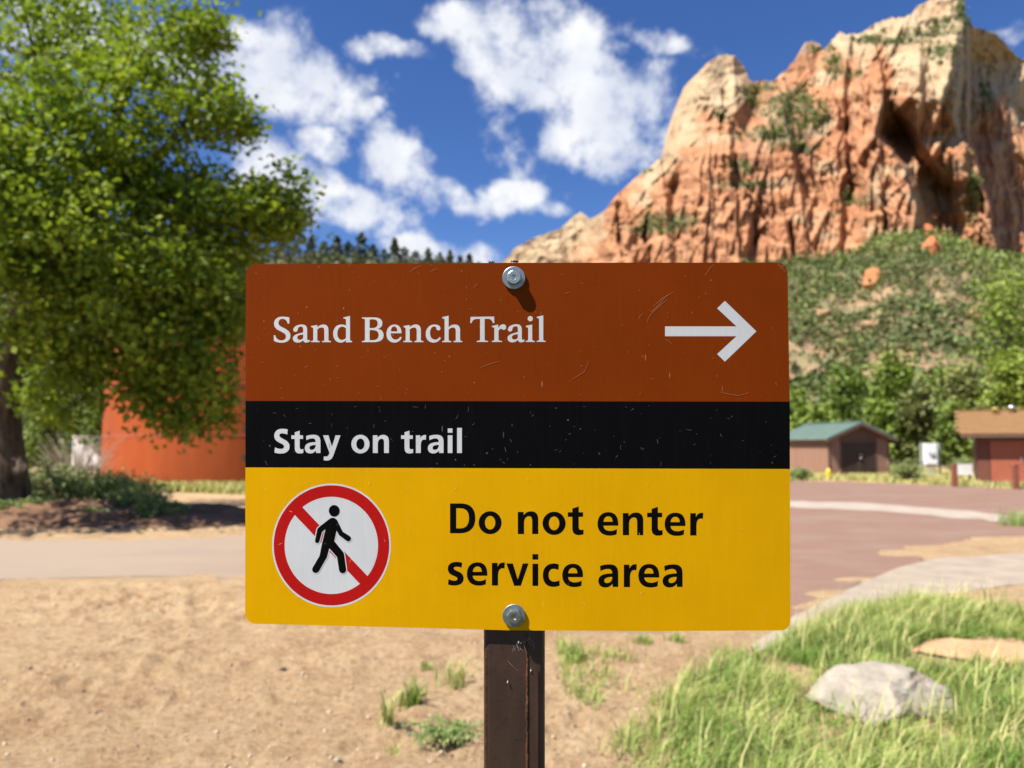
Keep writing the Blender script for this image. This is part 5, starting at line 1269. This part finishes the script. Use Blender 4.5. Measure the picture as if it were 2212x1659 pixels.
# the steel post
def m_post(g):
    n = g.noise(30, 4, .6, None, (1, .3, 1)); n2 = g.noise(140, 5, .75); n3 = g.noise(14, 4)
    c = g.mix(g.rmp(n, .3, .7), (.048, .026, .016), (.085, .046, .028)); c = g.mix(g.mul(g.rmp(n2, .58, .72), .7), c, (.014, .010, .008))
    c = g.mix(g.mul(g.rmp(n3, .56, .72), .3), c, (.12, .055, .028))
    return g.bsdf(c, .5, .45, .15, g.bump(n2, .35, .0008))
M_POST = mat('rusty_brown_steel', m_post)
M_RUST = mat('orange_rust', lambda g: g.bsdf(g.mix(g.rmp(g.noise(150, 5, .7), .4, .65), (.05, .024, .014), (.15, .06, .024)), .85, .2, 0, g.bump(g.noise(300, 4), .8, .001)))
M_WEB = simple('cobweb_dust', (.55, .53, .50), .8, .2, .1, 100)
def build_post():
    xl = sxy(1180.8, 1600)[0]; xr = sxy(1331, 1600)[0]; zf = -.0036; w = xr-xl
    k = (DS-zf)/DS; xl *= k; xr *= k; w = xr-xl; rr = .0052
    top = sxy(0, 656)[1]; bot = -1.72
    prof = []
    for (cx, cy, a0) in ((xr-rr, zf-rr, 0), (xl+rr, zf-rr, 90), (xl+rr, zf-w+rr, 180), (xr-rr, zf-w+rr, 270)):
        for q in range(7):
            a = math.radians(a0+ (90*q/6)); prof.append((cx+rr*math.cos(a), cy+rr*math.sin(a)))
    mb = MB()
    ys = np.concatenate([np.linspace(top, -.33, 30), np.linspace(-.4, bot, 12)]); kk = len(prof)
    for y in ys: mb.v += [(x, y, z) for x, z in prof]
    for i in range(len(ys)-1):
        for q in range(kk): mb.f.append((i*kk+q, (i+1)*kk+q, (i+1)*kk+(q+1) % kk, i*kk+(q+1) % kk))
    mb.f.append(tuple(range(kk))); mb.f.append(tuple((len(ys)-1)*kk+q for q in range(kk))[::-1])
    post = mb.obj('post', M_POST, sign)
    for p in post.data.polygons: p.use_smooth = True
    post.data.update()
    bm = bmesh.new(); bm.from_mesh(post.data); bmesh.ops.recalc_face_normals(bm, faces=bm.faces[:]); bm.to_mesh(post.data); bm.free()
    # weld bead down the right third and a rusted edge at the left
    r = random.Random(3)
    def bead(px, y0, y1, rad, wob, m, name):
        pts = []; rads = []; y = sxy(0, y0)[1]; yb = sxy(0, y1)[1]; n = 70
        for q in range(n):
            pts.append((sxy(px, 0)[0]*k + r.uniform(-wob, wob), y+(yb-y)*q/(n-1), zf-rad*.25)); rads.append(rad*r.uniform(.7, 1.25))
        MB().tube(pts, rads, 8).obj(name, m, post, True)
    bead(1287, 1552, 2400, .0014, .0006, M_RUST, 'weld_bead')
    xr0 = sxy(1186.5, 0)[0]*k; MB().box(xr0-.0007, xr0+.0007, -.9, sxy(0, 1590)[1], zf-.003, zf-.0003).obj('rust_line', M_RUST, post)
    x0 = sxy(1293, 0)[0]*k; x1 = sxy(1314, 0)[0]*k
    yt = sxy(0, 1640)[1]
    MB().prism([(x0, yt+.008), (x1, yt), (x1, -.9), (x0, -.9)], 2, zf-.0005, zf+.0007).obj('shade_strip', M_POST, post)  # strip added for the dark band of the weld bead's shadow
    # cobwebs under the sign edge
    mb = MB()
    for q in range(12):
        x = sxy(1240+r.uniform(0, 70), 0)[0]; y = sxy(0, 1560+r.uniform(0, 60))[1]; a = r.uniform(0, 6.28); l = r.uniform(.003, .012)
        mb.tube([(x, y, zf+.0012), (x+math.cos(a)*l*.5, y+math.sin(a)*l*.5, zf+.003), (x+math.cos(a)*l, y+math.sin(a)*l, zf+.001)], [.00004]*3, 4, False)
    for (px, py) in ((1266, 1570), (1296, 1640), (1239, 1668)):
        x = sxy(px, 0)[0]; y = sxy(0, py)[1]; mb.tube([(x, y-.0016, zf+.001), (x, y, zf+.0014), (x+.0003, y+.0016, zf+.001)], [.0002, .0006, .0003], 6)
    o = mb.obj('cobweb', M_WEB, post); o['label'] = 'white cobweb threads below the lower bolt'
build_post()

# ------------------------------------------------------------------ two flies on the sign's top edge
M_FLY = simple('fly_black', (.012, .011, .012), .3, .5, .2, 900)
M_WING = mat('fly_wing', lambda g: g.bsdf((.16, .13, .10), .3, .5))
def fly(px, py, face, lab, s):
    x, y = sxy(px, py); b = bend(x, y, -.0012)
    root = link('fly', None); root.empty_display_size = .002
    root.matrix_world = sign.matrix_world @ Matrix.Translation(b) @ Matrix.Scale(s, 4)
    tagit(root, lab, 'fly', 'flies on the top edge of the sign')
    prof = [(-3.4, .05), (-3.0, .5), (-2.2, .85), (-1.2, .9), (-.5, .6), (0, .95), (.8, 1.05), (1.4, .6), (1.7, .35), (2.0, .7), (2.5, .75), (2.9, .4), (3.0, .05)]
    mb = MB(); mb.tube([(face*a*.001, (.0013 if a > -1 else .0011), 0) for a, r in prof], [r*.001 for a, r in prof], 12); body = mb.obj('body', M_FLY, root, True)
    for sd in (-1, 1):
        w = MB(); w.prism([(0, 0), (face*-1.5, .35*sd), (face*-3.6, 1.2*sd), (face*-4.4, .9*sd), (face*-3.6, .2*sd)], 1, 0, .04); w.v = [(v[0]*.001, .0021+v[1]*.001 - v[0]*face*.0001, v[2]*.001) for v in w.v]
        w.obj('wing', M_WING, root)
        for q in (-.6, .4, 1.3):
            MB().tube([(face*q*.001, .001, 0), (face*(q*1.8)*.001, .0012, sd*.0012), (face*(q*2.3)*.001, 0, sd*.0016)], [.00012, .0001, .00006], 5).obj('leg', M_FLY, root)
fly(1200.5, 643.0, 1, 'left of two small black flies on the sign top edge', .88)
fly(1256.0, 642.0, -1, 'right of two small black flies, above the top bolt', 1.05)
